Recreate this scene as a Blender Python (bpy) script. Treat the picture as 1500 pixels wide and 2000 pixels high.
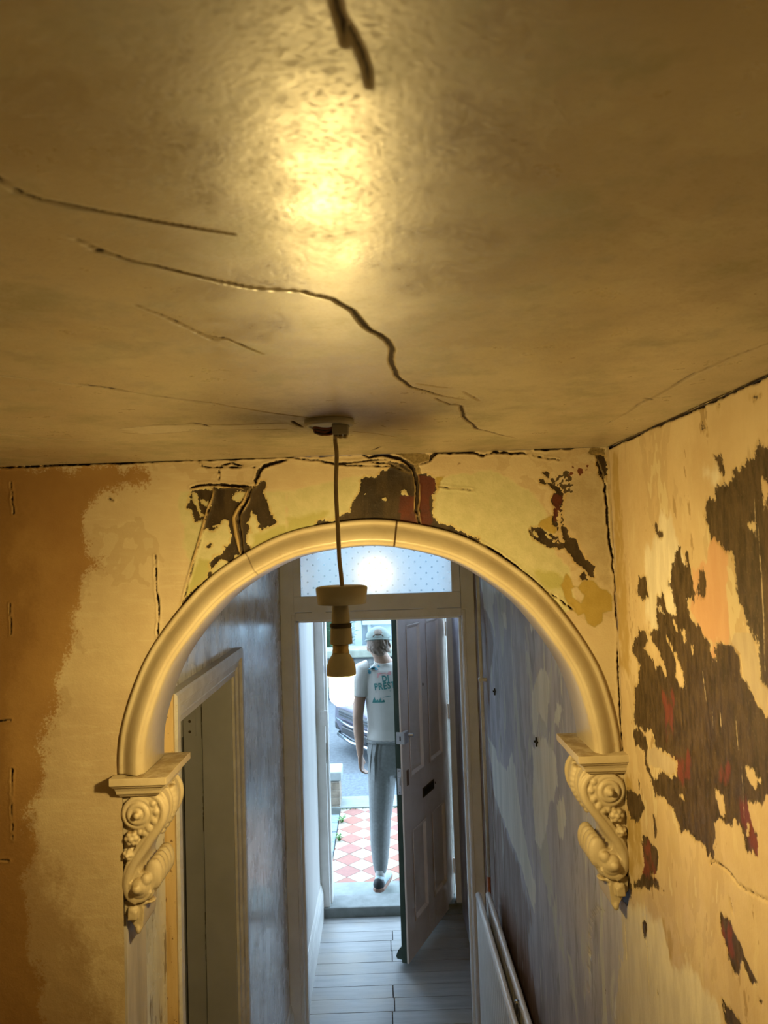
import bpy, bmesh, math, random
import numpy as np
from mathutils import Vector, Matrix
from mathutils.bvhtree import BVHTree

random.seed(4)
for _o in list(bpy.data.objects): bpy.data.objects.remove(_o)
SC = bpy.context.scene
COL = SC.collection

# ------------------------------------------------------------------ camera
F, CX, CY = 1450.0, 750.0, 1000.0            # focal length and centre in the 1500x2000 frame
CAMP = np.array([0, 0, 2.41])
Yc = np.array([(745 - CX) / F, -(1075 - CY) / F, 1.0]); Yc /= np.linalg.norm(Yc)
Xc = np.array([1, .032, 0.0]); Xc -= Yc * (Xc @ Yc); Xc /= np.linalg.norm(Xc)
Zc = -np.cross(Xc, Yc)
CM = np.stack([Xc, Yc, Zc], 1)               # world -> (right, up, forward)
cam = bpy.data.cameras.new('camera'); camo = bpy.data.objects.new('camera', cam); COL.objects.link(camo)
R_, U_, FW_ = CM[0], CM[1], CM[2]
camo.matrix_world = Matrix(((R_[0], U_[0], -FW_[0], 0), (R_[1], U_[1], -FW_[1], 0), (R_[2], U_[2], -FW_[2], CAMP[2]), (0, 0, 0, 1)))
cam.sensor_fit = 'VERTICAL'; cam.sensor_height = 24.0; cam.lens = 24.0 * F / 2000.0
cam.clip_start = .02; cam.clip_end = 200
cam.dof.use_dof = True; cam.dof.focus_distance = 1.75; cam.dof.aperture_fstop = 8.0
SC.camera = camo

# ------------------------------------------------------------------ world and exposure
SKY_STRENGTH = 5.6
w = bpy.data.worlds.new('sky'); SC.world = w; w.use_nodes = True
bg = w.node_tree.nodes['Background']; bg.inputs['Color'].default_value = (.58, .79, 1.0, 1); bg.inputs['Strength'].default_value = SKY_STRENGTH
BULB_COLOR = (1.0, .70, .235); BULB_STRENGTH = 640.0
vs = SC.view_settings
vs.view_transform = 'Standard'; vs.look = 'None'; vs.exposure = 1.0; vs.gamma = 1.0; vs.use_curve_mapping = False
SC.cycles.use_denoising = True
SC.cycles.max_bounces = 6; SC.cycles.diffuse_bounces = 4; SC.cycles.glossy_bounces = 3; SC.cycles.transmission_bounces = 4
SC.cycles.use_light_tree = False
SC.cycles.use_adaptive_sampling = True; SC.cycles.adaptive_threshold = .03; SC.cycles.adaptive_min_samples = 20
SC.cycles.sample_clamp_indirect = 6.0

# ------------------------------------------------------------------ photo -> place
def ray(px, py): return CM.T @ np.array([(px - CX) / F, -(py - CY) / F, 1.0])
def atY(px, py, Y): d = ray(px, py); return CAMP + d * (Y / d[1])
def atX(px, py, X): d = ray(px, py); return CAMP + d * (X / d[0])
def atZ(px, py, Z): d = ray(px, py); return CAMP + d * ((Z - CAMP[2]) / d[2])
def zm(ox, oy, s, pts): return [(ox + p[0] / s, oy + p[1] / s) for p in pts]

# ------------------------------------------------------------------ helpers
def tag(o, label=None, cat=None, group=None, kind=None):
    if label: o['label'] = label
    if cat: o['category'] = cat
    if group: o['group'] = group
    if kind: o['kind'] = kind
    return o
def empty(name, loc):
    o = bpy.data.objects.new(name, None); COL.objects.link(o); o.location = loc; o.empty_display_size = .05
    return o
def wloc(o): return o.location.copy() if o.parent is None else wloc(o.parent) + o.matrix_parent_inverse.translation + o.location
def attach(o, parent):
    if parent is not None:
        o.parent = parent; o.matrix_parent_inverse = Matrix.Translation(-wloc(parent))
def mesh(name, verts, faces, mat, parent=None, smooth=False, bevel=0, bseg=2):
    me = bpy.data.meshes.new(name); me.from_pydata([tuple(v) for v in verts], [], faces); me.update()
    bm = bmesh.new(); bm.from_mesh(me); bmesh.ops.recalc_face_normals(bm, faces=bm.faces); bm.to_mesh(me); bm.free()
    return meobj(name, me, mat, parent, smooth, bevel, bseg)
def meobj(name, me, mat, parent=None, smooth=False, bevel=0, bseg=2):
    o = bpy.data.objects.new(name, me); COL.objects.link(o)
    if mat: me.materials.append(mat)
    if smooth: me.polygons.foreach_set('use_smooth', [True] * len(me.polygons))
    if bevel:
        b = o.modifiers.new('bevel', 'BEVEL'); b.width = bevel; b.segments = bseg; b.limit_method = 'ANGLE'; b.angle_limit = .6
        b.harden_normals = False
    attach(o, parent)
    return o
BOXF = [(0, 1, 3, 2), (4, 6, 7, 5), (0, 4, 5, 1), (2, 3, 7, 6), (0, 2, 6, 4), (1, 5, 7, 3)]
def boxv(x0, x1, y0, y1, z0, z1): return [(x, y, z) for x in (x0, x1) for y in (y0, y1) for z in (z0, z1)]
def box(name, x0, x1, y0, y1, z0, z1, mat, parent=None, bevel=0):
    return mesh(name, boxv(x0, x1, y0, y1, z0, z1), BOXF, mat, parent, False, bevel)
class MB:
    def __init__(s): s.v = []; s.f = []
    def add(s, v, f):
        n = len(s.v); s.v += [tuple(map(float, p)) for p in v]; s.f += [tuple(i + n for i in q) for q in f]; return s
    def box(s, *a): return s.add(boxv(*a), BOXF)
    def lathe(s, prof, c, seg=32, axis='z', close=True):
        v = []; f = []
        for r, h in prof:
            for k in range(seg):
                a = 2 * math.pi * k / seg
                p = (r * math.cos(a), r * math.sin(a), h)
                if axis == 'y': p = (p[0], p[2], p[1])
                if axis == 'x': p = (p[2], p[0], p[1])
                v.append((c[0] + p[0], c[1] + p[1], c[2] + p[2]))
        n = len(prof)
        for i in range(n - 1):
            for k in range(seg):
                k2 = (k + 1) % seg
                f.append((i * seg + k, i * seg + k2, (i + 1) * seg + k2, (i + 1) * seg + k))
        if close:
            if prof[0][0] > 1e-6: f.append(tuple(range(seg)))
            if prof[-1][0] > 1e-6: f.append(tuple(range((n - 1) * seg, n * seg)))
        return s.add(v, f)
    def tube(s, pts, rad, seg=8, sq=None):
        pts = [Vector(p) for p in pts]; n = len(pts)
        rad = rad if isinstance(rad, (list, tuple)) else [rad] * n
        v = []; f = []; up = Vector((.13, .21, 1)).normalized()
        prev = None
        for i, p in enumerate(pts):
            t = (pts[min(i + 1, n - 1)] - pts[max(i - 1, 0)]).normalized()
            if prev is None:
                a = t.cross(up)
                if a.length < .05: a = t.cross(Vector((1, 0, 0)))
            else: a = prev - t * prev.dot(t)
            a.normalize(); b = t.cross(a); prev = a
            for k in range(seg):
                an = 2 * math.pi * k / seg
                v.append(p + (a * math.cos(an) + b * math.sin(an)) * rad[i])
        for i in range(n - 1):
            for k in range(seg):
                k2 = (k + 1) % seg; f.append((i * seg + k, i * seg + k2, (i + 1) * seg + k2, (i + 1) * seg + k))
        f.append(tuple(range(seg))); f.append(tuple(range((n - 1) * seg, n * seg)))
        return s.add(v, f)
    def rings(s, rings, seg=20):
        """rings: (centre, half-vector a, half-vector b)"""
        v = []; f = []
        for c, a, b in rings:
            c, a, b = Vector(c), Vector(a), Vector(b)
            for k in range(seg):
                an = 2 * math.pi * k / seg; v.append(c + a * math.cos(an) + b * math.sin(an))
        n = len(rings)
        for i in range(n - 1):
            for k in range(seg):
                k2 = (k + 1) % seg; f.append((i * seg + k, i * seg + k2, (i + 1) * seg + k2, (i + 1) * seg + k))
        f.append(tuple(range(seg))); f.append(tuple(range((n - 1) * seg, n * seg)))
        return s.add(v, f)
    def ball(s, c, r, seg=14, nr=9):
        r = r if isinstance(r, (list, tuple)) else (r, r, r)
        v = []; f = []
        for i in range(nr + 1):
            th = math.pi * i / nr
            for k in range(seg):
                a = 2 * math.pi * k / seg
                v.append((c[0] + r[0] * math.sin(th) * math.cos(a), c[1] + r[1] * math.sin(th) * math.sin(a), c[2] + r[2] * math.cos(th)))
        for i in range(nr):
            for k in range(seg):
                k2 = (k + 1) % seg; f.append((i * seg + k, (i + 1) * seg + k, (i + 1) * seg + k2, i * seg + k2))
        return s.add(v, f)
    def prism(s, poly, fn0, fn1):
        """closed 2-D outline mapped by fn0 (front) and fn1 (back)"""
        n = len(poly); v = [fn0(*p) for p in poly] + [fn1(*p) for p in poly]
        f = [tuple(range(n)), tuple(range(n, 2 * n))] + [(i, (i + 1) % n, n + (i + 1) % n, n + i) for i in range(n)]
        return s.add(v, f)
    def build(s, name, mat, parent=None, smooth=False, bevel=0): return mesh(name, s.v, s.f, mat, parent, smooth, bevel)
    def remesh(s, name, mat, parent=None, vox=.006, smooth=4, factor=.5):
        me = bpy.data.meshes.new(name); me.from_pydata(s.v, [], s.f); me.update()
        bm = bmesh.new(); bm.from_mesh(me); bmesh.ops.recalc_face_normals(bm, faces=bm.faces); bm.to_mesh(me); bm.free()
        o = bpy.data.objects.new(name, me); COL.objects.link(o)
        m = o.modifiers.new('r', 'REMESH'); m.mode = 'VOXEL'; m.voxel_size = vox
        if smooth:
            q = o.modifiers.new('s', 'SMOOTH'); q.iterations = smooth; q.factor = factor
        dg = bpy.context.evaluated_depsgraph_get(); dg.update()
        me2 = bpy.data.meshes.new_from_object(o.evaluated_get(dg))
        bpy.data.objects.remove(o); bpy.data.meshes.remove(me)
        me2.name = name
        return meobj(name, me2, mat, parent, True)
def catmull(pts, n=8):
    pts = [np.array(p, float) for p in pts]; out = []
    P = [2 * pts[0] - pts[1]] + pts + [2 * pts[-1] - pts[-2]]
    for i in range(1, len(P) - 2):
        for k in range(n):
            t = k / n; a, b, c, d = P[i - 1], P[i], P[i + 1], P[i + 2]
            out.append(.5 * (2 * b + (c - a) * t + (2 * a - 5 * b + 4 * c - d) * t * t + (3 * b - a - 3 * c + d) * t ** 3))
    out.append(pts[-1]); return out

# ------------------------------------------------------------------ materials
class NT:
    def __init__(s, name):
        s.m = bpy.data.materials.new(name); s.m.use_nodes = True; s.t = s.m.node_tree
        s.b = s.t.nodes['Principled BSDF']; s.out = s.t.nodes['Material Output']
        s.b.inputs['Specular IOR Level'].default_value = .35
    def n(s, typ, **k):
        o = s.t.nodes.new(typ)
        for a, b in k.items(): setattr(o, a, b)
        return o
    def put(s, sock, v):
        if isinstance(v, bpy.types.NodeSocket): s.t.links.new(v, sock)
        else: sock.default_value = (*v, 1) if isinstance(v, tuple) and len(v) == 3 and sock.type == 'RGBA' else v
    def attr(s, name): return s.n('ShaderNodeAttribute', attribute_name=name).outputs['Fac']
    def co(s, kind='Object'): return s.n('ShaderNodeTexCoord').outputs[kind]
    def map(s, scale=(1, 1, 1), vec=None):
        m = s.n('ShaderNodeMapping'); s.put(m.inputs['Vector'], vec or s.co()); m.inputs['Scale'].default_value = scale; return m.outputs[0]
    def noise(s, scale=10, detail=5, rough=.6, vec=None, dist=0):
        o = s.n('ShaderNodeTexNoise'); s.put(o.inputs['Vector'], vec or s.co())
        o.inputs['Scale'].default_value = scale; o.inputs['Detail'].default_value = min(detail, 4); o.inputs['Roughness'].default_value = rough; o.inputs['Distortion'].default_value = dist
        return o.outputs['Fac']
    def math(s, op, a, b=0.0, c=0.0, clamp=False):
        o = s.n('ShaderNodeMath', operation=op, use_clamp=clamp)
        s.put(o.inputs[0], a); s.put(o.inputs[1], b)
        if op in ('MULTIPLY_ADD', 'SMOOTH_MIN', 'SMOOTH_MAX', 'COMPARE'): s.put(o.inputs[2], c)
        return o.outputs[0]
    def step(s, v, lo, hi):
        o = s.n('ShaderNodeMapRange', interpolation_type='SMOOTHSTEP'); s.put(o.inputs['Value'], v)
        o.inputs['From Min'].default_value = lo; o.inputs['From Max'].default_value = hi; return o.outputs['Result']
    def rng(s, v, lo, hi, a, b):
        o = s.n('ShaderNodeMapRange'); s.put(o.inputs['Value'], v)
        for k, q in zip(('From Min', 'From Max', 'To Min', 'To Max'), (lo, hi, a, b)): o.inputs[k].default_value = q
        return o.outputs['Result']
    def mix(s, f, a, b, blend='MIX'):
        o = s.n('ShaderNodeMix', data_type='RGBA', blend_type=blend); s.put(o.inputs[0], f); s.put(o.inputs[6], a); s.put(o.inputs[7], b); return o.outputs[2]
    def bump(s, h, strength=.3, dist=.01, normal=None):
        o = s.n('ShaderNodeBump'); s.put(o.inputs['Height'], h); o.inputs['Strength'].default_value = strength; o.inputs['Distance'].default_value = dist
        if normal: s.put(o.inputs['Normal'], normal)
        return o.outputs[0]
    def fin(s, color, rough=.5, normal=None, metal=0.0, k=1.0):
        if k != 1.0: color = s.mix(1.0, color, (k, k, k), 'MULTIPLY')
        s.put(s.b.inputs['Base Color'], color); s.put(s.b.inputs['Roughness'], rough)
        if normal: s.put(s.b.inputs['Normal'], normal)
        s.b.inputs['Metallic'].default_value = metal
        return s.m
def plain(name, c, rough=.5, var=.12, scale=14, bump=.08, metal=0.0, stretch=(1, 1, 1), spec=.35):
    """paint-like material with a little mottling and relief"""
    t = NT(name); v = t.map(stretch)
    n = t.noise(scale, 5, .6, v); n2 = t.noise(scale * 7, 3, .6, v)
    lo = tuple(max(0, x * (1 - var)) for x in c); hi = tuple(min(1, x * (1 + var)) for x in c)
    t.b.inputs['Specular IOR Level'].default_value = spec
    return t.fin(t.mix(t.step(n, .3, .7), lo, hi), rough, t.bump(n2, bump, .004), metal)

def pout(name, c, *a, **k): return plain(name, tuple(x * .60 for x in c), *a, **k)   # outdoor colours darkened so the daylit street does not burn out
M = {}
M['grey_paint'] = plain('grey_paint', (.76, .77, .80), .42, .07, 6, .05)
M['room_door'] = plain('room_door_grey', (.42, .43, .48), .45, .06, 6, .05)
M['white_paint'] = plain('white_paint', (.82, .81, .79), .38, .06, 8, .05)
M['door_paint'] = plain('door_paint', (.85, .76, .69), .45, .06, 5, .05)
M['green_paint'] = plain('green_paint', (.045, .075, .055), .4, .15, 12, .06)
M['dark_gap'] = plain('dark_gap', (.03, .022, .015), .8)
M['radiator'] = plain('radiator', (.74, .73, .73), .28, .03, 10, .02)
M['copper'] = plain('copper', (.55, .2, .12), .35, .2, 30, .05, 1.0)
M['pipe_paint'] = plain('pipe_paint', (.66,.66,.64), .45, .1, 20, .05)
M['steel'] = plain('steel', (.62, .63, .66), .3, .1, 30, .05, 1.0)
M['lock_grey'] = plain('lock_grey', (.6, .62, .66), .35, .08, 30, .04, .3)
M['old_brass'] = plain('old_brass', (.1, .075, .05), .5, .25, 30, .1, .5)
M['black'] = plain('black', (.012, .012, .012), .5)
M['concrete'] = pout('concrete', (.34, .37, .37), .85, .15, 12, .25)
M['stone_step'] = pout('stone_step', (.27, .31, .30), .85, .12, 9, .2)
M['asphalt'] = pout('asphalt', (.13, .15, .17), .9, .18, 20, .3)
M['pavement'] = pout('pavement', (.12, .15, .18), .85, .25, 30, .3)
M['soil'] = pout('soil', (.1, .08, .05), .9, .3, 20, .3)

# ---- numpy fields -------------------------------------------------
rs = np.random.RandomState(11)
LAT = rs.rand(257, 257)
def vnoise(P, scale, off=0.0):
    q = P * scale + off; i = np.floor(q).astype(int); fr = q - i; fr = fr * fr * (3 - 2 * fr)
    i0 = i % 256; i1 = (i + 1) % 256
    a = LAT[i0[:, 0], i0[:, 1]]; b = LAT[i1[:, 0], i0[:, 1]]; c = LAT[i0[:, 0], i1[:, 1]]; d = LAT[i1[:, 0], i1[:, 1]]
    return (a * (1 - fr[:, 0]) + b * fr[:, 0]) * (1 - fr[:, 1]) + (c * (1 - fr[:, 0]) + d * fr[:, 0]) * fr[:, 1]
def fbm(P, scale, oct=4, off=0.0):
    s = np.zeros(len(P)); a = .5
    for k in range(oct): s += a * (vnoise(P, scale * 2 ** k, off + 17.3 * k) - .5); a *= .55
    return s * 2
def seg_dist(P, a, b):
    ab = b - a; t = np.clip(((P - a) @ ab) / max(ab @ ab, 1e-12), 0, 1); return np.hypot(*(P - a - t[:, None] * ab).T), t
FAR = .05
def poly_sdf(P, poly):
    poly = np.array(poly, float); out = np.full(len(P), -FAR)
    lo, hi = poly.min(0) - FAR, poly.max(0) + FAR
    idx = np.where(((P >= lo) & (P <= hi)).all(1))[0]
    if len(idx) == 0: return out
    Q = P[idx]; d = np.full(len(Q), 9.0); ins = np.zeros(len(Q), bool); n = len(poly)
    for i in range(n):
        a, b = poly[i], poly[(i + 1) % n]
        d = np.minimum(d, seg_dist(Q, a, b)[0])
        c = (a[1] > Q[:, 1]) != (b[1] > Q[:, 1])
        if a[1] != b[1]: ins ^= c & (Q[:, 0] < (b[0] - a[0]) * (Q[:, 1] - a[1]) / (b[1] - a[1]) + a[0])
    out[idx] = np.maximum(np.where(ins, d, -d), -FAR); return out
def polys(P, add, sub=()):
    s = np.full(len(P), -FAR)
    for p in add: s = np.maximum(s, poly_sdf(P, p))
    for p in sub: s = np.minimum(s, -poly_sdf(P, p))
    return s
def cracks(P, lines):
    """lines: (points, half-width) in metres -> positive inside the crack"""
    out = np.full(len(P), -FAR)
    for pts, hw in lines:
        pts = np.array(pts, float); lo, hi = pts.min(0) - FAR, pts.max(0) + FAR
        idx = np.where(((P >= lo) & (P <= hi)).all(1))[0]
        if len(idx) == 0: continue
        Q = P[idx]; L = np.r_[0, np.cumsum(np.hypot(*np.diff(pts, axis=0).T))]
        for i in range(len(pts) - 1):
            d, t = seg_dist(Q, pts[i], pts[i + 1]); u = (L[i] + t * (L[i + 1] - L[i])) / L[-1]
            wdt = hw * np.minimum(1, .35 + 3.2 * np.minimum(u, 1 - u)) if hw > 0 else -hw
            out[idx] = np.maximum(out[idx], wdt - d)
    return np.maximum(out, -FAR)
def sstep(x, a, b): t = np.clip((x - a) / (b - a), 0, 1); return t * t * (3 - 2 * t)
def grid_mesh(name, us, vs_, fn, mat, keep=None, attrs=None, smooth=True):
    """dense wall: fn(uv)->xyz ; keep(face centre uv)->bool ; attrs: name->per-vertex values"""
    nu, nv = len(us), len(vs_); UV = np.stack(np.meshgrid(us, vs_, indexing='ij'), -1).reshape(-1, 2)
    A = attrs(UV) if attrs else {}
    X = fn(UV, A)
    i, j = np.meshgrid(np.arange(nu - 1), np.arange(nv - 1), indexing='ij'); i = i.ravel(); j = j.ravel()
    q = np.stack([i * nv + j, (i + 1) * nv + j, (i + 1) * nv + j + 1, i * nv + j + 1], 1)
    if keep is not None: q = q[keep(UV[q].mean(1))]
    used = np.unique(q); rem = np.full(len(UV), -1); rem[used] = np.arange(len(used)); q = rem[q]; X = X[used]
    me = bpy.data.meshes.new(name); me.vertices.add(len(X)); me.vertices.foreach_set('co', X.astype(np.float32).ravel())
    me.loops.add(q.size); me.loops.foreach_set('vertex_index', q.astype(np.int32).ravel())
    me.polygons.add(len(q)); me.polygons.foreach_set('loop_start', np.arange(0, q.size, 4, dtype=np.int32))
    me.update(calc_edges=True); me.validate()
    me.polygons.foreach_set('use_smooth', np.ones(len(q), bool))
    for k, a in A.items():
        at = me.attributes.new(k, 'FLOAT', 'POINT'); at.data.foreach_set('value', a[used].astype(np.float32))
    o = bpy.data.objects.new(name, me); COL.objects.link(o); me.materials.append(mat)
    return o
def steps(*segs):
    """(start, end, spacing) ... -> sorted coordinates"""
    out = []
    for a, b, d in segs: out += list(np.linspace(a, b, max(2, int(round((b - a) / d)) + 1)))
    return np.array(sorted(set(np.round(out, 6))))
def layer(t, base, name, col, amp=.004, nscale=120, soft=.0015, off=0.0):
    if not hasattr(t, 'edge'): t.edge = (t.noise(60, 2, .6), t.noise(220, 2, .6))
    n = t.edge[0 if nscale < 110 else 1]
    v = t.math('MULTIPLY_ADD', t.math('SUBTRACT', n, .5), amp * 2, t.attr(name))
    return t.mix(t.step(v, off - soft, off + soft), base, col)

# ------------------------------------------------------------------ sizes of the place
YA, YB = 1.471, 1.60          # arch wall front and back
XR, XL = .46, -.52            # hall walls
ZC = 2.601                    # ceiling
YF = 3.767                    # inner frame
YD = 5.05                     # front door wall
AC = np.array([-.036, 1.984]); AR = .485   # arch centre (x, z), outer radius
# ------------------------------------------------------------------ arch wall
def A_(pts): return [tuple(atY(x, y, YA)[[0, 2]]) for x, y in pts]
a1 = lambda p: A_(zm(340, 870, 6.25, p)); a2 = lambda p: A_(zm(600, 860, 4.1667, p)); a3 = lambda p: A_(zm(1000, 860, 5.2636, p)); aL = lambda p: A_(zm(0, 860, 2.6786, p))
peelA = [
 a1([(215,560),(250,545),(470,548),(480,500),(520,520),(760,500),(950,520),(1000,480),(1060,430),(1120,410),(1135,500),(1085,545),(1080,600),(1150,700),(1190,820),(1240,930),(1190,970),(1050,1040),(1030,960),(990,860),(940,805),(905,870),(900,960),(920,1050),(880,1075),(890,1180),(930,1240),(925,1300),(860,1340),(760,1330),(720,1370),(700,1440),(660,1400),(560,1400),(500,1450),(470,1530),(430,1620),(420,1560),(440,1450),(480,1370),(560,1310),(620,1250),(665,1200),(690,1100),(680,1000),(670,900),(600,900),(560,950),(470,980),(380,1010),(370,900),(310,920),(260,930),(235,860),(220,760),(160,755),(180,650)]),
 a1([(390,1240),(430,1190),(455,1215),(420,1250)]), a1([(415,1020),(520,990),(525,1010),(440,1040)]),
 a1([(100,1940),(130,1860),(230,1770),(340,1680),(420,1620),(440,1650),(300,1780),(160,1900)]),
 a2([(660,180),(760,190),(840,230),(880,290),(930,280),(1040,300),(1050,400),(1020,450),(1040,500),(1020,570),(1020,620),(1080,680),(1180,690),(1250,740),(1290,780),(1390,800),(1400,850),(1320,850),(1200,800),(1050,750),(900,710),(800,690),(600,690),(400,690),(300,690),(240,690),(120,710),(30,730),(80,660),(130,650),(200,655),(280,630),(350,580),(370,510),(430,410),(450,350),(430,330),(470,300),(560,300),(600,240),(700,210)]),
 a3([(285,410),(320,395),(360,430),(440,460),(500,500),(540,540),(510,600),(500,680),(510,760),(520,860),(560,900),(590,990),(650,1030),(690,1100),(720,1150),(740,1220),(800,1260),(835,1300),(845,1400),(820,1420),(780,1370),(720,1290),(640,1250),(600,1180),(520,1110),(400,1100),(340,1080),(280,1040),(220,1000),(180,930),(200,900),(270,900),(320,930),(380,960),(440,980),(470,960),(470,900),(410,870),(400,810),(430,770),(430,690),(410,630),(420,560),(440,530),(430,490),(370,460),(300,440)]),
 a3([(320,335),(360,325),(390,370),(370,390)]), a3([(690,1440),(700,1400),(740,1350),(760,1420)]),
 a3([(860,150),(960,160),(960,420),(930,400),(890,330)]), a3([(230,1460),(340,1550),(360,1570),(290,1530)]),
]
peelA_h = [a1([(230,570),(270,600),(300,760),(350,850),(310,870),(270,740),(225,680)]), a1([(320,655),(410,690),(430,730),(380,740),(330,690)]),
 a1([(690,620),(760,570),(890,550),(870,640),(800,710),(710,690)]),
 a2([(475,405),(492,420),(480,458),(460,440)]), a2([(595,470),(640,450),(652,492),(615,503)]), a2([(763,420),(790,403),(822,448),(772,442)]),
 a3([(480,720),(510,800),(525,1040),(490,1040),(458,850)]), a3([(220,925),(300,990),(260,1015),(200,950)]), a3([(345,960),(490,1060),(470,1070),(350,985)])]
redA = [a2([(750,450),(900,450),(900,690),(750,670)]), a2([(905,290),(1045,300),(1050,390),(1000,470),(1010,600),(1030,700),(920,700)]), a3([(420,540),(520,560),(500,800),(430,840),(405,620)])]
fleckA = [a3([(330,350),(460,340),(560,290),(650,390),(650,520),(610,570),(530,540),(450,470),(370,440)])]
fleckRedA = [a3([(535,350),(560,290),(640,215),(780,250),(790,365),(690,380),(560,395)])]
ochreA = [a3([(510,1500),(560,1370),(610,1430),(630,1490),(680,1500),(720,1450),(830,1440),(900,1520),(980,1540),(1030,1600),(1020,1750),(930,1770),(920,1860),(850,1920),(770,1880),(740,1780),(680,1800),(590,1690),(540,1590)]),
 a3([(270,880),(300,830),(410,770),(420,860),(460,900),(450,960),(390,950),(320,910)]), a2([(1050,300),(1130,285),(1090,330),(1070,400),(1040,400)])]
ochreA_h = [a3([(610,1530),(660,1510),(740,1590),(710,1680),(620,1610)])]
# exposed fawn plaster, pale greenish undercoat, brown scraped distemper
plasterA = [a2([(680,95),(900,90),(1000,110),(1000,170),(900,195),(930,280),(880,280),(860,210),(800,150)]), a3([(770,130),(830,70),(950,90),(960,180),(880,170)])]
greenA = [a1([(60,560),(50,720),(60,900),(130,980),(110,1130),(110,1260),(200,1400),(200,1600),(90,1960),(500,1600),(900,1380),(1375,1170),(1375,560),(1090,560),(500,500),(200,560)]),
 A_([(560,960),(700,930),(860,930),(960,920),(1040,960),(1075,1020),(1085,1080),(1110,1110),(1125,1180),(1100,1200),(980,1100),(860,1040),(700,1020),(560,1055)])]
limeA = [a1([(300,1390),(480,1400),(430,1620),(150,1890),(140,1800),(230,1500)]), a1([(930,1260),(960,1130),(1080,1060),(1375,960),(1375,1110),(1240,1150)]), A_([(560,1010),(640,1000),(620,1040),(560,1055)]), A_([(1040,1110),(1090,1120),(1110,1150),(1060,1150)])]
brownA = [aL([(-300,120),(500,125),(800,140),(830,235),(700,250),(500,270),(470,350),(450,500),(470,600),(535,615),(520,660),(470,700),(440,800),(400,950),(330,1200),(280,1350),(250,1500)]) + A_([(85,1500),(70,1600),(60,1800),(75,2050),(-160,2050)])]
brownA2 = [A_([(-100,1560),(60,1600),(130,1740),(200,1850),(222,1960),(228,2100),(-160,2100)]), A_([(20,930),(60,930),(45,1300),(30,1700),(-100,1700),(-100,930)])]  # weaker overlay of darker brown at lower left and down the left side
pinkA = [a3([(560,560),(640,380),(860,330),(960,500),(1000,900),(1030,1300),(1050,1480),(960,1500),(880,1450),(850,1300),(730,1130),(680,1000),(590,900),(540,800),(520,700)])]
def zz(pts, amp=2.0, n=3):
    """roughen a pixel polyline"""
    out = []
    for a, b in zip(pts[:-1], pts[1:]):
        for k in range(n):
            t = k / n; j = amp if k else amp * .3
            out.append((a[0] + (b[0] - a[0]) * t + random.uniform(-j, j), a[1] + (b[1] - a[1]) * t + random.uniform(-j, j)))
    out.append(pts[-1]); return out
c1 = lambda p, a=2, n=3: A_(zz(zm(340, 870, 6.25, p), a, n)); c2 = lambda p, a=2, n=3: A_(zz(zm(600, 860, 4.1667, p), a, n)); c3 = lambda p, a=2, n=3: A_(zz(zm(1000, 860, 5.2636, p), a, n)); cp = lambda p, a=1.5, n=3: A_(zz(p, a, n))
crkA = [
 (cp([(-60,916),(60,911),(200,905),(340,899),(480,895),(600,890),(700,887)], 1), .0016),
 (c1([(150,160),(420,160),(700,158),(900,145)], 1), .0030),
 (c1([(1375,180),(1240,205),(1100,250),(1030,320),(1000,400),(985,480)], 1), .0038),
 (c1([(985,470),(930,560),(880,690),(805,800),(785,900),(800,1050),(820,1200),(850,1350)], 1), .0028),
 (c1([(200,515),(350,480),(560,475),(760,490),(985,500)], 1), .0030),
 (c1([(440,510),(487,560),(470,640),(400,840),(350,1030),(300,1220),(240,1400),(190,1600),(140,1790),(100,1940)], .6), .0010),
 (c1([(270,190),(330,210),(340,250),(440,265),(700,262),(980,266)], 1), .0008), (c1([(540,300),(555,360),(545,420)]), .0012), (c1([(560,240),(700,205),(860,245)], 2), .0014),
 (c2([(460,115),(500,140),(560,125),(640,115),(760,150),(850,210),(880,290),(900,370),(895,470),(885,570),(910,660),(925,720)], 1), .0036),
 (c2([(0,155),(100,160),(220,190),(300,185),(440,170),(640,155)], 1), .0018), (c2([(-350,140),(-200,125),(0,155)], 1), .0016), (c2([(260,195),(440,205),(600,212),(740,205)], 1), .0011),
 (c2([(870,200),(940,190),(1000,165),(1012,130),(1060,95),(1200,97),(1350,95),(1420,125),(1500,90)], 1), .0026),
 (cp([(915,880),(945,890),(965,882),(1000,886),(1032,884)], 1), .0022), (cp([(1045,878),(1090,876),(1118,875)], 1), .0018), (c3([(215,150),(330,180),(480,200)]), .0010), (c3([(0,120),(90,130),(175,130)]), .0016),
 (c3([(870,160),(900,280),(945,420),(968,560),(982,740),(1000,920),(1022,1150),(1042,1350),(1062,1540),(1070,1700),(1080,2000)], 2), .0020),
 (cp([(1205,1240),(1212,1400),(1218,1480)], .6), .0014),
 (c3([(-340,1035),(-180,1140),(0,1265),(120,1370),(240,1460),(340,1550)], 1), .0022), (c3([(340,1555),(440,1600),(470,1615)], 1), .0012), (c3([(500,1640),(560,1690),(630,1740)], 1), .0015),
 (c1([(1375,1105),(1240,1150),(1100,1210),(1000,1262),(900,1310)], 1), .0016),
 (cp([(22,942),(24,970),(27,1003)]), .0013), (cp([(20,1180),(22,1240)], 1), .0007), (cp([(303,1084),(304,1140),(310,1185),(308,1245)], 1), .0010), (cp([(309,1215),(308,1240)]), .0016),
 (cp([(-40,1407),(0,1408),(21,1406)]), .0013), (cp([(-40,1680),(19,1681)]), .0008), (cp([(24,1500),(22,1590),(25,1640)]), .0008), (cp([(210,972),(222,978)]), .0012),
 (cp([(1035,1035),(1040,1050)]), .0008), (cp([(855,950),(925,958)], 1), .0004), (cp([(720,902),(760,905),(800,925)], 1), .0012),
]
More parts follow.
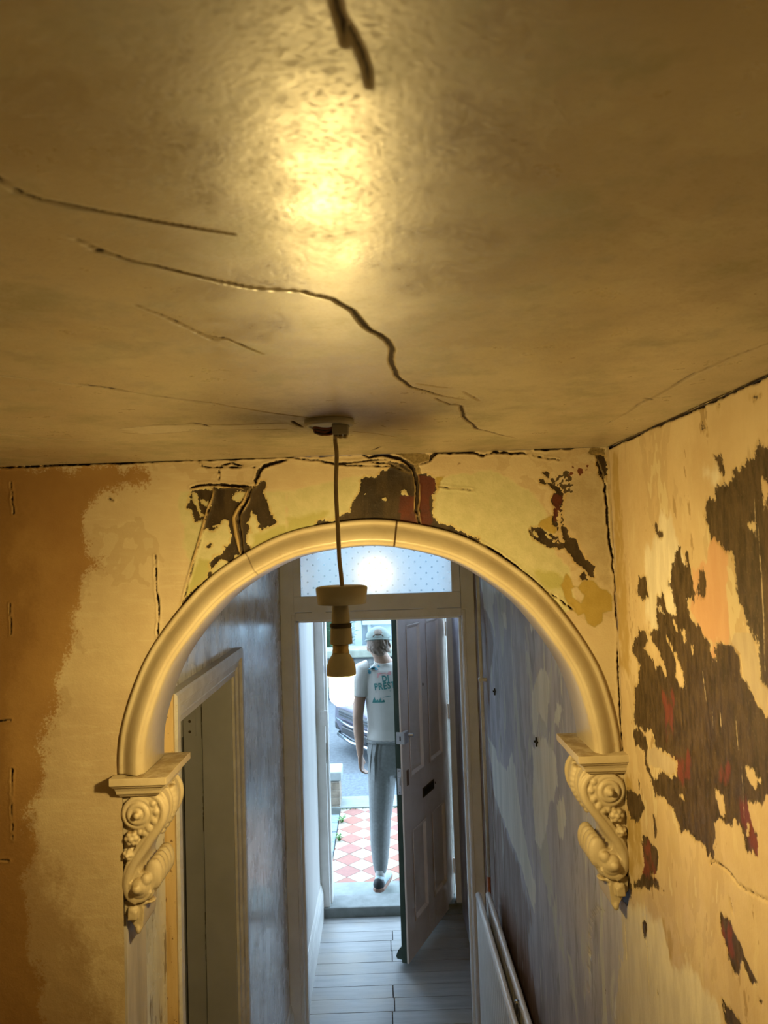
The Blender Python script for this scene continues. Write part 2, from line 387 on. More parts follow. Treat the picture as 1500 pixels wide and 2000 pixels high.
ridA = [(c1([(455,500),(480,560),(462,640),(392,840),(342,1030),(290,1220),(230,1400),(180,1600)], .3), .0024),
 (c1([(900,540),(850,680),(760,800),(725,890),(750,1050),(780,1200),(810,1330)], .4), .0034),
 (c1([(930,640),(880,740),(830,820)], .4), .0018), (c1([(560,530),(700,505),(780,520),(880,550)], .5), .0016),
 (c2([(780,200),(845,240),(872,310),(880,400),(872,520),(890,650)], .4), .0015), (c2([(915,370),(918,450),(905,560),(925,660)], .4), .0012), (c2([(660,150),(760,170)], .4), .001)]
def attrA(P):
    n1 = fbm(P, 60, 4); n2 = fbm(P, 140, 3, 5.0)
    A = {}
    A['peel'] = polys(P, peelA, peelA_h) + n1 * .006 + fbm(P, 260, 2, 8.0) * .0035
    A['red'] = polys(P, redA) + n2 * .006
    fl = polys(P, fleckA); A['fleck'] = np.minimum(fl, .006) + fbm(P, 220, 2) * .011 - .006
    fr = polys(P, fleckRedA); A['fleckred'] = np.minimum(fr, .007) + fbm(P, 120, 3, 3.0) * .016 - .0075
    A['ochre'] = polys(P, ochreA, ochreA_h) + n1 * .003
    A['plaster'] = polys(P, plasterA) + n1 * .003
    A['green'] = polys(P, greenA) + n1 * .006
    A['lime'] = polys(P, limeA) + n1 * .006
    A['brown'] = polys(P, brownA) + fbm(P * np.array([1, .6]), 26, 5, 2.0) * .035
    A['brownb'] = np.clip(polys(P, brownA2), -.05, .05) + fbm(P * np.array([1, .6]), 22, 5, 7.0) * .05
    A['pink'] = polys(P, pinkA) + n1 * .010
    A['crack'] = cracks(P, crkA) - .0003 + n2 * .0022 + fbm(P, 45, 2, 6.0) * .0012
    A['ridge'] = cracks(P, ridA)
    return A
def posA(P, A):
    d = -.0012 * sstep(A['peel'], -.0015, .0015) - .0012 * sstep(A['plaster'], -.002, .002) - .007 * sstep(A['crack'], -.001, .0016) + .0035 * sstep(A['ridge'], -.0005, .0022) \
        + .0012 * sstep(A['crack'], -.006, -.002) * (1 - sstep(A['crack'], -.002, 0)) + fbm(P, 9, 3) * .0025 + fbm(P, 70, 2) * .0004 - .0004 * sstep(A['green'], -.001, .001)
    edge = np.hypot(*(P - AC).T)
    d = np.where(edge < AR, np.minimum(d, 0), d)
    return np.stack([P[:, 0], YA - d, P[:, 1]], 1)
t = NT('arch_wall_paint')
n_big = t.noise(5, 6, .62); n_mid = t.noise(38, 6, .65); n_fine = t.noise(260, 4, .6); n_h = t.noise(60, 5, .6, t.map((.25, 1, 1.6)))
col = t.mix(t.step(n_big, .35, .65), (.60, .475, .315), (.68, .56, .375))
col = t.mix(t.math('MULTIPLY', t.step(n_h, .52, .66), .35), col, (.72, .62, .43))
lay = t.noise(7, 9, .62, None, .3); col = t.mix(t.math('MULTIPLY', t.step(lay, .555, .562), .45), col, (.52, .40, .245)); col = t.mix(t.math('MULTIPLY', t.step(lay, .615, .622), .4), col, (.70, .60, .42))
col = layer(t, col, 'green', t.mix(t.step(n_mid, .3, .7), (.56, .53, .31), (.66, .61, .38)), .004, 70, .004)
col = layer(t, col, 'lime', (.47, .45, .18), .006, 50, .006)
col = layer(t, col, 'pink', t.mix(t.step(n_mid, .35, .65), (.50, .40, .25), (.57, .47, .31)), .006, 60, .006)
col = layer(t, col, 'brown', t.mix(t.step(n_big, .3, .7), (.36, .20, .07), (.46, .28, .105)), .028, 170, .010)
bb = t.math('MULTIPLY_ADD', t.math('SUBTRACT', t.noise(150, 5, .7), .5), .06, t.attr('brownb')); col = t.mix(t.math('MULTIPLY', t.step(bb, -.02, .035), .6), col, (.27, .145, .045))
col = layer(t, col, 'ochre', t.mix(t.step(n_mid, .3, .7), (.42, .30, .07), (.48, .35, .095)), .0015, 160, .0008)
rim = t.math('MULTIPLY', t.step(t.attr('ochre'), -.0025, -.0005), t.math('SUBTRACT', 1.0, t.step(t.attr('ochre'), 0, .002)))
col = t.mix(t.math('MULTIPLY', rim, .5), col, (.36, .30, .10))
col = layer(t, col, 'plaster', t.mix(t.step(n_fine, .35, .65), (.20, .145, .06), (.30, .22, .10)), .003, 200, .001)
halo = t.math('MULTIPLY', t.step(t.attr('peel'), -.006, -.0006), t.math('SUBTRACT', 1.0, t.step(t.attr('peel'), -.0006, .0004)))
col = t.mix(t.math('MULTIPLY', halo, .55), col, (.52, .36, .12))
dark = t.mix(t.step(t.noise(45, 6, .65, t.map((1, 1, .3))), .35, .68), (.022, .011, .004), (.060, .036, .014))
dark = t.mix(t.math('MULTIPLY', t.step(n_fine, .58, .72), .4), dark, (.15, .10, .045))
dark = layer(t, dark, 'red', t.mix(t.step(n_mid, .3, .7), (.075, .014, .008), (.12, .026, .012)), .004, 90, .002)
col = layer(t, col, 'peel', dark, .0035, 260, .0006)
col = layer(t, col, 'fleck', (.08, .055, .03), .003, 400, .0006)
col = layer(t, col, 'fleckred', (.16, .045, .02), .003, 300, .001)
col = t.mix(t.step(t.attr('ridge'), -.0005, .0012), col, (.48, .34, .15))
col = t.mix(t.math('MULTIPLY', t.step(t.attr('crack'), -.0045, -.0005), .35), col, (.38, .27, .12))
col = layer(t, col, 'crack', (.035, .02, .01), .0012, 300, .0006)
spots = t.step(t.noise(34, 2, .5, t.map((1, 1, 1))), .755, .775)
col = t.mix(t.math('MULTIPLY', spots, .6), col, (.2, .13, .06))
hh = t.math('ADD', t.math('MULTIPLY', n_mid, .5), t.math('MULTIPLY', n_fine, .35))
M['arch_wall'] = t.fin(col, t.rng(n_mid, .3, .7, .5, .72), t.bump(hh, .35, .004), k=.68)
wall_front = grid_mesh('wall_front', steps((-1.05, -.80, .05), (-.80, XR, .0022)), steps((0, 1.35, .05), (1.35, ZC, .0022)), posA, M['arch_wall'],
    keep=lambda c: ~(((np.hypot(*(c - AC).T) < AR - .030) & (c[:, 1] >= AC[1])) | ((c[:, 1] < AC[1]) & (c[:, 0] > XL + .001))), attrs=attrA)
tag(wall_front, 'cracked yellowed plaster wall above and left of the arch with dark peeled patches', kind='structure')
# left jamb of the wall below the corbel (its thickness)
t = NT('jamb_paint'); nj = t.noise(18, 6, .65, t.map((1, 1, .18)))
jamb_mat = t.fin(t.mix(t.step(nj, .35, .65), (.36, .33, .34), (.52, .48, .47)), .5, t.bump(nj, .2, .004))
wall_end = MB().box(-1.05, XL + .002, YA + .012, YB, 0, ZC).build('wall_arch_return', jamb_mat); tag(wall_end, 'solid plaster return of the wall behind the left of the arch', kind='structure')

# soffit + archivolt, swept round the arch
def archsweep(name, prof, mat, z_end, seg=420, crackat=(), x_shift=0):
    """prof: (radius, y) points; straight legs down to z_end at both sides"""
    path = []
    th0 = math.asin(max(-1, min(1, (z_end - AC[1]) / AR)))
    v = []; att = []
    for k in range(seg + 1):
        th = th0 + (math.pi - 2 * th0) * k / seg
        wob = .0012 * math.sin(7 * th) + .0008 * math.sin(17 * th + 1)
        for r, y in prof: v.append((AC[0] + (r + wob) * math.cos(th), y, AC[1] + (r + wob) * math.sin(th)))
        c = 0.0
        for ca, sl in crackat:
            for_d = abs(math.degrees(th) - ca); c = max(c, 1 - for_d / .22)
        att += [max(0, c)] * len(prof)
    n = len(prof); f = [(k * n + i, k * n + i + 1, (k + 1) * n + i + 1, (k + 1) * n + i) for k in range(seg) for i in range(n - 1)]
    f += [tuple(range(n)), tuple(range(seg * n, seg * n + n))]
    o = mesh(name, v, f, mat, None, True)
    a = o.data.attributes.new('crack', 'FLOAT', 'POINT'); a.data.foreach_set('value', np.array(att, np.float32))
    return o
t = NT('arch_moulding_paint'); n1 = t.noise(9, 5, .6); n2 = t.noise(70, 5, .6)
cc = t.mix(t.step(n1, .35, .65), (.66, .55, .38), (.74, .64, .46))
cc = t.mix(t.math('MULTIPLY', t.step(n2, .60, .74), .3), cc, (.5, .38, .2))
cc = t.mix(t.step(t.attr('crack'), .1, .6), cc, (.09, .05, .02))
M['arch_mould'] = t.fin(cc, .33, t.bump(t.math('SUBTRACT', t.math('MULTIPLY', n2, .4), t.attr('crack')), .25, .004), k=.60)
prof = [(.489, YA + .004), (.489, YA - .002), (.487, YA - .005), (.483, YA - .006), (.480, YA - .0045), (.477, YA - .005), (.471, YA - .009), (.464, YA - .014), (.457, YA - .0175), (.451, YA - .0190), (.447, YA - .0185),
        (.4445, YA - .014), (.4435, YA - .009), (.4405, YA - .0085), (.4385, YA - .005), (.4375, YA + .004), (.437, YB - .004), (.440, YB), (.489, YB)]
arch = archsweep('trim_1', prof, M['arch_mould'], 1.993, crackat=((82, 0), (118.5, 0)))
tag(arch, 'cream painted plaster arch moulding with two hairline cracks', kind='structure')

# ------------------------------------------------------------------ ceiling
def C_(pts): return [tuple(atZ(x, y, ZC)[:2]) for x, y in pts]
cc_ = lambda p, a=1.5, n=3: C_(zz(p, a, n))
crkC = [
 (cc_([(-80,310),(0,352),(40,378),(90,393),(180,410),(300,432),(455,458)], .7), .0011),
 (cc_([(138,462),(195,490),(240,505),(330,525),(430,550),(500,563),(600,570)], .8), .0013),
 (cc_([(590,569),(650,585),(690,608),(715,640),(750,660),(765,680),(763,705),(775,735),(800,755),(850,770),(905,780)], 2), .0024),
 (cc_([(190,488),(200,493)]), .0022),
 (cc_([(850,778),(880,790),(900,792),(905,815),(930,838),(1010,856)], 2), .0022), (cc_([(815,750),(880,758)]), .0014), (cc_([(905,765),(935,783)]), .001),
 (cc_([(265,595),(330,622),(400,655),(440,660),(515,692)], 1), .0010), (cc_([(400,657),(420,664),(445,661)], 1), .0012),
 (cc_([(-50,728),(0,733),(60,740),(155,752)], .8), .0009), (cc_([(150,751),(200,756),(250,765)], .8), .0028), (cc_([(245,764),(330,777),(420,788),(500,802),(560,810),(600,815)], .8), .0014),
 (cc_([(235,838),(300,831),(370,828),(450,830),(560,826)], .8), .0016), (cc_([(240,845),(290,848),(400,840),(560,838)], .8), .0011), (cc_([(370,826),(390,828),(410,834)], 1), .0025), (cc_([(570,822),(590,834)], 1), .0025),
 (cc_([(652,-20),(660,20),(668,45),(672,70)], .5), .0011), (cc_([(662,25),(685,60),(705,100),(718,140),(722,170)], .5), .00075), (cc_([(668,45),(674,90)], .5), .0004),
 (cc_([(1185,830),(1250,790),(1330,745),(1420,700),(1500,670)], 1.5), .0009), (cc_([(690,843),(740,848),(775,855)], .5), .001), (cc_([(725,880),(745,872)], 1), .003),
 (cc_([(1260,778),(1275,782)], .5), .0016), (cc_([(-20,846),(100,858),(250,862)], .5), .0012),
]
lightC = [C_([(232,838),(300,831),(450,832),(560,828),(580,836),(560,838),(400,841),(290,849)])]
def attrC(P):
    A = {}
    n1 = fbm(P, 45, 4)
    A['crack'] = cracks(P, crkC) + fbm(P, 160, 2) * .0007 * sstep(P[:, 1], .35, .7)
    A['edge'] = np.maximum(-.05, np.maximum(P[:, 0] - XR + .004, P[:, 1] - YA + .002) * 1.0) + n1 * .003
    A['patch'] = polys(P, lightC) + n1 * .002
    A['pits'] = sstep(fbm(P, 420, 2, 9.0), .34, .48) * sstep(.10 - np.hypot(P[:, 0] + .04, (P[:, 1] - .38) * .45), 0, .06)
    return A
def posC(P, A):
    d = .0028 * sstep(A['crack'], -.0006, .0012) + .0009 * fbm(P, 8, 3) + .00010 * fbm(P, 48, 3, 3.0) + .0001 * A['pits'] 
    return np.stack([P[:, 0], P[:, 1], ZC + d], 1)
t = NT('ceiling_paint')
nb = t.noise(4, 6, .65); nm = t.noise(26, 7, .68); nf = t.noise(300, 5, .65, t.map((1.0, 1.5, 1))); mott = t.noise(11, 7, .7)
col = t.mix(t.step(nb, .35, .65), (.40, .32, .21), (.49, .405, .275))
col = t.mix(t.math('MULTIPLY', t.step(mott, .50, .68), .6), col, (.27, .245, .13)); col = t.mix(t.math('MULTIPLY', t.step(t.noise(7, 8, .68, None, .4), .57, .60), .35), col, (.52, .45, .30))
col = t.mix(t.math('MULTIPLY', t.step(nm, .60, .67), .35), col, (.33, .30, .23))
col = layer(t, col, 'patch', (.55, .47, .35), .002, 120, .001)
col = t.mix(t.math('MULTIPLY', t.attr('pits'), .6), col, (.18, .13, .07))
col = t.mix(t.math('MULTIPLY', t.step(t.attr('crack'), -.003, -.0002), .4), col, (.30, .21, .10))
col = layer(t, col, 'crack', (.05, .025, .012), .0008, 300, .0005)
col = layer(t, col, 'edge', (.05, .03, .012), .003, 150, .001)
hh = t.math('ADD', t.math('MULTIPLY', nm, .6), t.math('MULTIPLY', nf, .55))
t.b.inputs['Specular IOR Level'].default_value = .6
M['ceiling'] = t.fin(col, t.math('MAXIMUM', t.math('ADD', t.rng(nm, .3, .7, .24, .36), t.math('ADD', t.math('MULTIPLY', t.step(mott, .36, .70), .14), t.math('MULTIPLY', t.step(nf, .5, .66), .16))), t.step(t.attr('crack'), -.004, -.0005)), t.bump(hh, .13, .003), k=.64)
ceiling = grid_mesh('ceiling', steps((-1.05, -.8, .05), (-.8, -.14, .0035), (-.14, .10, .0014), (.10, XR, .0035)), steps((-1.2, .12, .06), (.12, .5, .002), (.5, 1.475, .0032), (1.475, 5.05, .1)), posC, M['ceiling'], attrs=attrC)
tag(ceiling, 'glossy yellowed ceiling with long dark plaster cracks', kind='structure')

# ------------------------------------------------------------------ right wall
def R_P(pts): return [tuple(atX(x, y, XR)[1:]) for x, y in pts]
r4 = lambda p: R_P(zm(1200, 850, 5, p)); r5 = lambda p: R_P(zm(1200, 1200, 4, p)); r8 = lambda p: R_P(zm(1160, 1300, 2.857, p))
darkR = [
 r4([(1800,-150),(1500,100),(1420,50),(1370,120),(1350,220),(1300,250),(1220,310),(1160,350),(1170,420),(1130,440),(1060,480),(980,510),(990,630),(890,630),(885,740),(920,900),(940,1000),(980,980),(1030,1060),(1080,1110),(1130,1140),(1160,1250),(1190,1380),(1195,1500),(1220,1640),(1260,1690),(1280,1780),(1320,1880),(1380,1980)]) + r5([(1090,150),(1120,250),(1130,350),(1150,520),(1200,560),(1500,700)]),
 r4([(640,1080),(580,1150),(560,1290),(520,1460),(550,1570),(590,1640),(600,1760),(500,1720),(480,1560),(460,1515),(410,1600),(405,1780),(420,1880)]) + r5([(340,110),(300,110),(270,150),(330,250),(400,430),(400,480),(340,380),(320,440),(290,340),(220,270),(260,200),(240,130),(190,120),(150,190),(135,280),(190,380),(180,540),(150,560),(160,680),(150,760),(160,850),(210,880),(240,920),(290,910),(330,1030),(440,1110),(490,1150),(480,1250),(430,1270),(360,1220),(330,1290),(260,1200),(320,1420),(400,1440),(470,1560),(510,1640),(520,1680),(620,1740),(700,1810),(740,1890),(750,1960),(770,1880),(780,1780),(770,1640),(820,1600),(870,1640),(940,1600),(990,1700),(1030,1840),(1100,1860),(1110,1720),(1050,1580),(1040,1470),(1130,1470),(1200,1440),(1500,1440),(1500,960),(1200,800),(1130,720),(1060,600),(1000,490),(990,380),(960,310),(910,230),(860,245),(790,210),(790,340),(760,365),(740,290),(750,250),(700,180),(660,110),(600,40)]) + r4([(820,1870),(730,1780),(690,1650),(680,1580),(760,1610),(790,1690),(760,1500),(740,1300),(700,1120),(690,1280),(650,1230)]),
 r5([(140,910),(190,900),(250,980),(262,1050),(240,1130),(290,1240),(260,1240),(235,1150),(235,1080),(190,1030),(145,990)]),
 r4([(240,1380),(310,1380),(320,1560),(270,1610),(230,1560)]), r4([(820,1310),(880,1330),(890,1560),(810,1590)]), r4([(960,200),(1040,180),(1060,370),(1000,310)]), r4([(370,880),(415,880),(420,940),(475,950),(470,1000),(410,990)]),
 r8([(180,690),(250,710),(285,800),(240,880),(200,850),(185,800)]), r8([(270,930),(300,960),(360,1060),(350,1140),(320,1170),(390,1260),(340,1230),(260,1250),(220,1230),(280,1130),(265,1000)]),
 r8([(200,1180),(215,1260),(190,1330),(150,1320),(180,1200)]), r8([(700,1370),(770,1450),(830,1590),(910,1770),(870,1760),(830,1660),(790,1740),(750,1640),(720,1500)]), r8([(720,1870),(780,1930),(820,2000),(840,2040),(740,2040)]),
 r8([(330,840),(345,900),(345,950),(333,950)]), r8([(245,640),(262,650),(250,700)]), r8([(270,1440),(295,1440),(290,1510),(278,1510)]), r8([(60,1800),(72,1830),(66,1840)]), r8([(920,1850),(935,1880),(925,1878)]), r8([(350,1805),(358,1835),(350,1835)]), r8([(155,760),(172,770),(165,790)]),
 R_P([(1372,828),(1382,832),(1380,845),(1370,840)]), R_P([(1278,815),(1300,818),(1292,833),(1284,830)]), R_P([(1370,790),(1378,790),(1374,798)]), R_P([(1392,790),(1404,788),(1400,803)]), R_P([(1468,775),(1485,772),(1475,782)]),
]
darkR_h = [r5([(405,190),(450,260),(490,350),(540,450),(555,590),(510,570),(470,500),(475,380)]), r5([(460,50),(485,100),(480,155)]), r5([(500,115),(545,120),(555,210),(520,170)]), r5([(575,210),(610,250),(600,300)]), r5([(1010,1160),(1100,1240),(1130,1290),(1100,1355),(1030,1270)]), r5([(790,1370),(840,1420),(865,1560),(830,1570),(800,1480)]), r5([(510,1410),(550,1410),(555,1480)]),
 r4([(430,1660),(490,1740),(490,1800),(440,1720)]), r4([(1430,410),(1520,520),(1450,690)]), r4([(1290,880),(1380,850),(1370,910),(1310,915)]), r4([(1450,720),(1520,690),(1510,720)]), r8([(850,880),(870,880),(868,940),(855,935)])]
redR = [r8([(375,150),(440,140),(440,400),(400,380)]), r8([(800,760),(870,800),(905,1030),(860,1000),(810,880)]), r8([(265,990),(310,990),(330,1160),(260,1170)]), r8([(720,1480),(780,1470),(780,1620),(740,1620)]), r8([(700,560),(760,560),(740,640),(700,640)]), r8([(430,530),(520,500),(540,640),(470,640)])]
pinkR = [r4([(740,1280),(800,1280),(900,1230),(940,1100),(960,985),(1030,1060),(1090,1110),(1105,1500),(1110,1900)]) + r5([(880,240),(860,245),(790,210),(700,180),(600,40)]) + r4([(820,1870),(740,1700),(760,1500)]), r5([(740,290),(790,250),(790,345),(755,365)])]
greyR = [r5([(940,150),(1080,150),(1130,350),(1150,520),(1210,560),(1195,790),(1130,700),(1010,490),(990,320),(920,220)]), r5([(250,1050),(340,1040),(440,1110),(490,1150),(480,1250),(430,1270),(360,1200),(260,1180)])]
ochreR = [r8([(385,1450),(440,1490),(430,1610),(400,1600)]), r8([(180,600),(215,640),(260,900),(260,1100),(200,1180),(185,900)]), R_P([(1196,880),(1204,880),(1226,1200),(1232,1320),(1210,1300)])]
whiteDaylightR = [R_P([(1150,1795),(1190,1775),(1235,1765),(1290,1800),(1310,1880),(1350,1900),(1400,1960),(1420,2060),(1140,2060)]), R_P([(1290,1000),(1310,1010),(1345,1130),(1330,1200),(1270,1240),(1262,1180),(1262,1080)]), R_P([(1392,900),(1410,930),(1395,960),(1378,925)])]  # first patch: whiter plaster, with the hall's daylight painted in as well
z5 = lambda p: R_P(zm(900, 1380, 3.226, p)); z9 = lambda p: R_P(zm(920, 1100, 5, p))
paleGlareR = [z5([(170,180),(205,240),(240,350),(290,400),(320,270),(345,400),(365,600),(420,900),(470,1140),(462,1290),(420,1150),(375,1000),(320,860),(265,700),(210,560),(195,380)]), z5([(450,250),(520,200),(600,290),(612,500),(560,640),(505,900),(470,860),(455,600)]), z5([(600,600),(640,560),(660,700),(640,860),(610,760)]),
 z9([(80,60),(240,170),(350,240),(340,320),(240,270),(212,420),(232,700),(190,560),(130,430)]), z9([(590,1240),(680,1020),(760,1080),(770,1300),(740,1560),(660,1450),(640,1700),(600,1700)]), z9([(810,1560),(850,1350),(900,1420),(860,1560)]), z9([(300,480),(350,520),(350,660),(320,600)]), z9([(575,600),(600,480),(612,640),(590,660)])]  # first outline of this row paints in the transom's reflection; others are pale paint
rustR = [z5([(120,-500),(170,-400),(170,180),(200,500),(260,720),(370,1010),(440,1320),(420,1500),(500,1980),(560,2200),(100,2200),(100,0)]), z9([(0,0),(80,60),(130,430),(190,560),(220,800),(180,1200),(160,1700),(90,1700),(0,600)])]
crkR = [(R_P(zz(zm(1160, 1300, 2.857, [(645,1110),(670,1090),(750,1150),(800,1220),(860,1260),(920,1290),(1000,1330)]), 1)), .0012),
 (R_P(zz([(1186,876),(1230,855),(1290,826),(1345,801),(1400,774),(1450,751),(1520,718)], 2)), -.0034), (R_P(zz([(1300,823),(1400,776),(1450,752),(1520,722)], 2.5)), .0040),
 (R_P(zz(zm(900, 1380, 3.226, [(805,1980),(805,1700),(815,1420),(830,1320),(870,1270),(925,1300)]), .4)), .0018), (R_P(zz(zm(900, 1380, 3.226, [(1030,1320),(1040,1500),(1045,1590)]), .4)), .0009), (R_P(zz(zm(900, 1380, 3.226, [(1160,1230),(1165,1400),(1180,1600),(1190,1900)]), .4)), .0009),
 (R_P(zz(zm(1160, 1300, 2.857, [(755,1290),(765,1340),(780,1410)]), .4)), .0012), (R_P(zz([(1228,1090),(1236,1180),(1244,1260)], .6)), .0007), (R_P(zz([(1460,850),(1464,890)], .5)), .0007), (R_P(zz([(1411,890),(1414,960)], .5)), .0007)]
scrR = [(R_P([(1478,1030),(1490,1200),(1494,1310)]), .0012), (R_P([(1470,960),(1474,1060)]), .0008), (R_P([(1436,1400),(1441,1465)]), .0012), (R_P([(1406,1390),(1407,1420)]), .0012), (R_P([(1370,1310),(1378,1370)]), .001), (R_P([(1447,1490),(1452,1600)]), .0010), (R_P([(1390,1380),(1392,1430)]), .0007)]
def attrR(P):
    n1 = fbm(P * np.array([1.6, .7]), 55, 5); n2 = fbm(P, 150, 3, 4.0)
    A = {}
    A['peel'] = polys(P, darkR, darkR_h) + n1 * .008 + fbm(P * np.array([1.8, .6]), 170, 3, 8.0) * .006
    A['red'] = np.minimum(polys(P, redR), .005) + n1 * .022
    A['pink'] = polys(P, pinkR) + n1 * .014
    A['grey'] = polys(P, greyR) + n1 * .003
    vn = fbm(P * np.array([1.6, .45]), 26, 5, 3.0)
    A['pale'] = polys(P, paleGlareR) + vn * .022
    A['rustz'] = polys(P, rustR) + vn * .06
    A['white'] = polys(P, whiteDaylightR) + fbm(P * np.array([1.4, .5]), 30, 4, 2.0) * .02
    A['ochre'] = np.minimum(polys(P, ochreR), .008) + n1 * .022
    A['crack'] = cracks(P, crkR) + n2 * .002
    A['scratch'] = cracks(P, scrR) + n2 * .001
    hall = P[:, 0] - 1.545 - .10 * sstep(-(P[:, 1]), -1.62, -1.3)
    A['hall'] = np.clip(hall, -.05, .05) + fbm(P * np.array([1.2, .35]), 14, 4) * .03
    A['rust'] = np.clip(np.maximum(P[:, 0] - 2.95 - .30 * (P[:, 1] - 1.6), 1.2 * (2.55 - P[:, 1] * 1.0) - 9), -.3, .3) + fbm(P * np.array([1.5, .3]), 5, 5) * .45
    return A
def posR(P, A):
    d = -.0012 * sstep(A['peel'], -.0015, .0015) - .006 * sstep(A['crack'], -.001, .0016) + fbm(P, 7, 3) * .0015 + fbm(P, 60, 2) * .0003
    return np.stack([XR - d, P[:, 0], P[:, 1]], 1)
t = NT('right_wall_paint')
vs_map = t.map((1, 1.6, .35)); nb = t.noise(6, 6, .65); nm = t.noise(30, 6, .65, vs_map); nf = t.noise(240, 4, .6); st = t.noise(14, 7, .7, t.map((1, 1.3, .12)))
col = t.mix(t.step(nb, .35, .65), (.42, .32, .20), (.485, .39, .26))
col = t.mix(t.math('MULTIPLY', t.step(nm, .54, .68), .5), col, (.51, .44, .30))
lay = t.noise(6, 9, .64, t.map((1, 1.3, .6)), .4); col = t.mix(t.math('MULTIPLY', t.step(lay, .54, .546), .5), col, (.36, .27, .165)); col = t.mix(t.math('MULTIPLY', t.step(lay, .60, .607), .55), col, (.52, .46, .32)); col = t.mix(t.math('MULTIPLY', t.step(t.noise(19, 8, .66, t.map((1, 1.5, .5))), .645, .655), .8), col, (.26, .18, .09))
col = layer(t, col, 'ochre', (.33, .235, .095), .010, 50, .010)
col = layer(t, col, 'white', t.mix(t.step(nm, .35, .65), (.47, .42, .34), (.58, .53, .44)), .01, 60, .008)
col = layer(t, col, 'pink', t.mix(t.step(nm, .35, .65), (.43, .255, .155), (.47, .30, .19)), .003, 120, .003)
col = layer(t, col, 'grey', t.mix(t.step(nm, .35, .65), (.34, .275, .20), (.41, .34, .255)), .002, 160, .001)
# hall stretch: lilac-grey distemper with vertical scraper streaks
lil = t.mix(t.step(t.math('ADD', t.math('MULTIPLY', st, .5), t.math('MULTIPLY', t.noise(5, 7, .68, t.map((1, 1, .5))), .5)), .40, .60), (.36, .35, .44), (.54, .53, .61))
st2 = t.noise(9, 6, .7, t.map((1, 1.5, .22)))
blot = t.noise(4.5, 7, .66, t.map((1, 1, .42)), .6); lil = t.mix(t.step(blot, .56, .60), lil, (.56, .57, .55)); lil = t.mix(t.math('MULTIPLY', t.step(t.noise(6, 7, .66, t.map((1, 1.2, .35)), .5), .57, .62), .7), lil, (.29, .28, .33))
lil = t.mix(t.step(st2, .59, .63), lil, (.62, .62, .60))
lil = t.mix(t.math('MULTIPLY', t.step(t.noise(30, 5, .7, t.map((1, 2, .2))), .62, .70), .6), lil, (.17, .14, .15))
rust = t.mix(t.step(st, .4, .65), (.20, .125, .10), (.34, .24, .21))
lil = layer(t, lil, 'rustz', t.mix(t.step(st2, .58, .62), rust, (.48, .45, .44)), .02, 40, .02)
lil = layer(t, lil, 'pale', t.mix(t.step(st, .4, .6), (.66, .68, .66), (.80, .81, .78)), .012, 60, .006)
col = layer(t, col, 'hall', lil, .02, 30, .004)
dark = t.mix(t.step(t.noise(60, 6, .7, t.map((1, 1.7, .5))), .30, .70), (.026, .016, .008), (.078, .050, .027))
dark = t.mix(t.math('MULTIPLY', t.step(nf, .58, .72), .45), dark, (.15, .11, .065))
dark = layer(t, dark, 'red', t.mix(t.step(nm, .3, .7), (.10, .022, .018), (.15, .042, .03)), .006, 60, .006)
halo = t.math('MULTIPLY', t.step(t.attr('peel'), -.007, -.0008), t.math('SUBTRACT', 1.0, t.step(t.attr('peel'), -.0008, .0004)))
col = t.mix(t.math('MULTIPLY', halo, t.math('MULTIPLY', t.step(nb, .4, .6), .6)), col, (.32, .225, .085))
col = layer(t, col, 'peel', dark, .005, 150, .0014)
col = layer(t, col, 'scratch', (.38, .31, .22), .001, 300, .0008)
col = layer(t, col, 'crack', (.04, .02, .01), .001, 300, .0006)
hh = t.math('ADD', t.math('MULTIPLY', nm, .5), t.math('MULTIPLY', nf, .3))
M['right_wall'] = t.fin(col, t.rng(nm, .3, .7, .40, .62), t.bump(hh, .28, .004))
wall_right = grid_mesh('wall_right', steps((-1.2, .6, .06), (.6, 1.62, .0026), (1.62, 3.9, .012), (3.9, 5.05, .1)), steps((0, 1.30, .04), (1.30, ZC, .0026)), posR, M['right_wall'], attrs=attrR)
tag(wall_right, 'right hand wall with peeled brown patches near and lilac grey paint beyond the arch', kind='structure')
# ------------------------------------------------------------------ left hall wall, landing walls
t = NT('left_wall_paint'); st = t.noise(16, 7, .7, t.map((1, 1.4, .14))); st2 = t.noise(11, 5, .65, t.map((1, 1.8, .25))); nf = t.noise(120, 4, .6, t.map((1, 1, .4)))
col = t.mix(t.step(t.math('ADD', t.math('MULTIPLY', st, .4), t.math('MULTIPLY', t.noise(6, 7, .68, t.map((1, 1, .5))), .6)), .40, .60), (.60, .61, .66), (.80, .81, .83))
col = t.mix(t.math('MULTIPLY', t.step(t.noise(5, 8, .7, t.map((1, 1.4, .6)), .5), .58, .62), .7), col, (.36, .35, .38))
col = t.mix(t.math('MULTIPLY', t.step(t.noise(15, 6, .7, t.map((1, 2.4, .4))), .595, .62), .8), col, (.16, .12, .09))
t.b.inputs['Specular IOR Level'].default_value = .6
M['left_wall'] = t.fin(col, t.rng(t.noise(9, 5, .6), .3, .7, .18, .34), t.bump(t.math('ADD', st2, t.math('MULTIPLY', nf, .3)), .07, .004))
DY0, DY1, DZ = 1.845, 2.515, 2.005       # opening of the room door
wl = MB().box(XL - .10, XL, YB, DY0, 0, ZC).box(XL - .10, XL, DY0, DY1, DZ, ZC).box(XL - .10, XL, DY1, YF + .12, 0, ZC).build('wall_left', M['left_wall'])
tag(wl, 'left hall wall with scraped bluish white paint around the room door', kind='structure')
M['landing'] = plain('landing_wall', (.52, .41, .26), .6, .15, 5, .2)
tag(box('wall_side', -1.15, -1.05, -1.3, YB, 0, ZC, M['landing']), 'cream wall at the left of the landing', kind='structure')
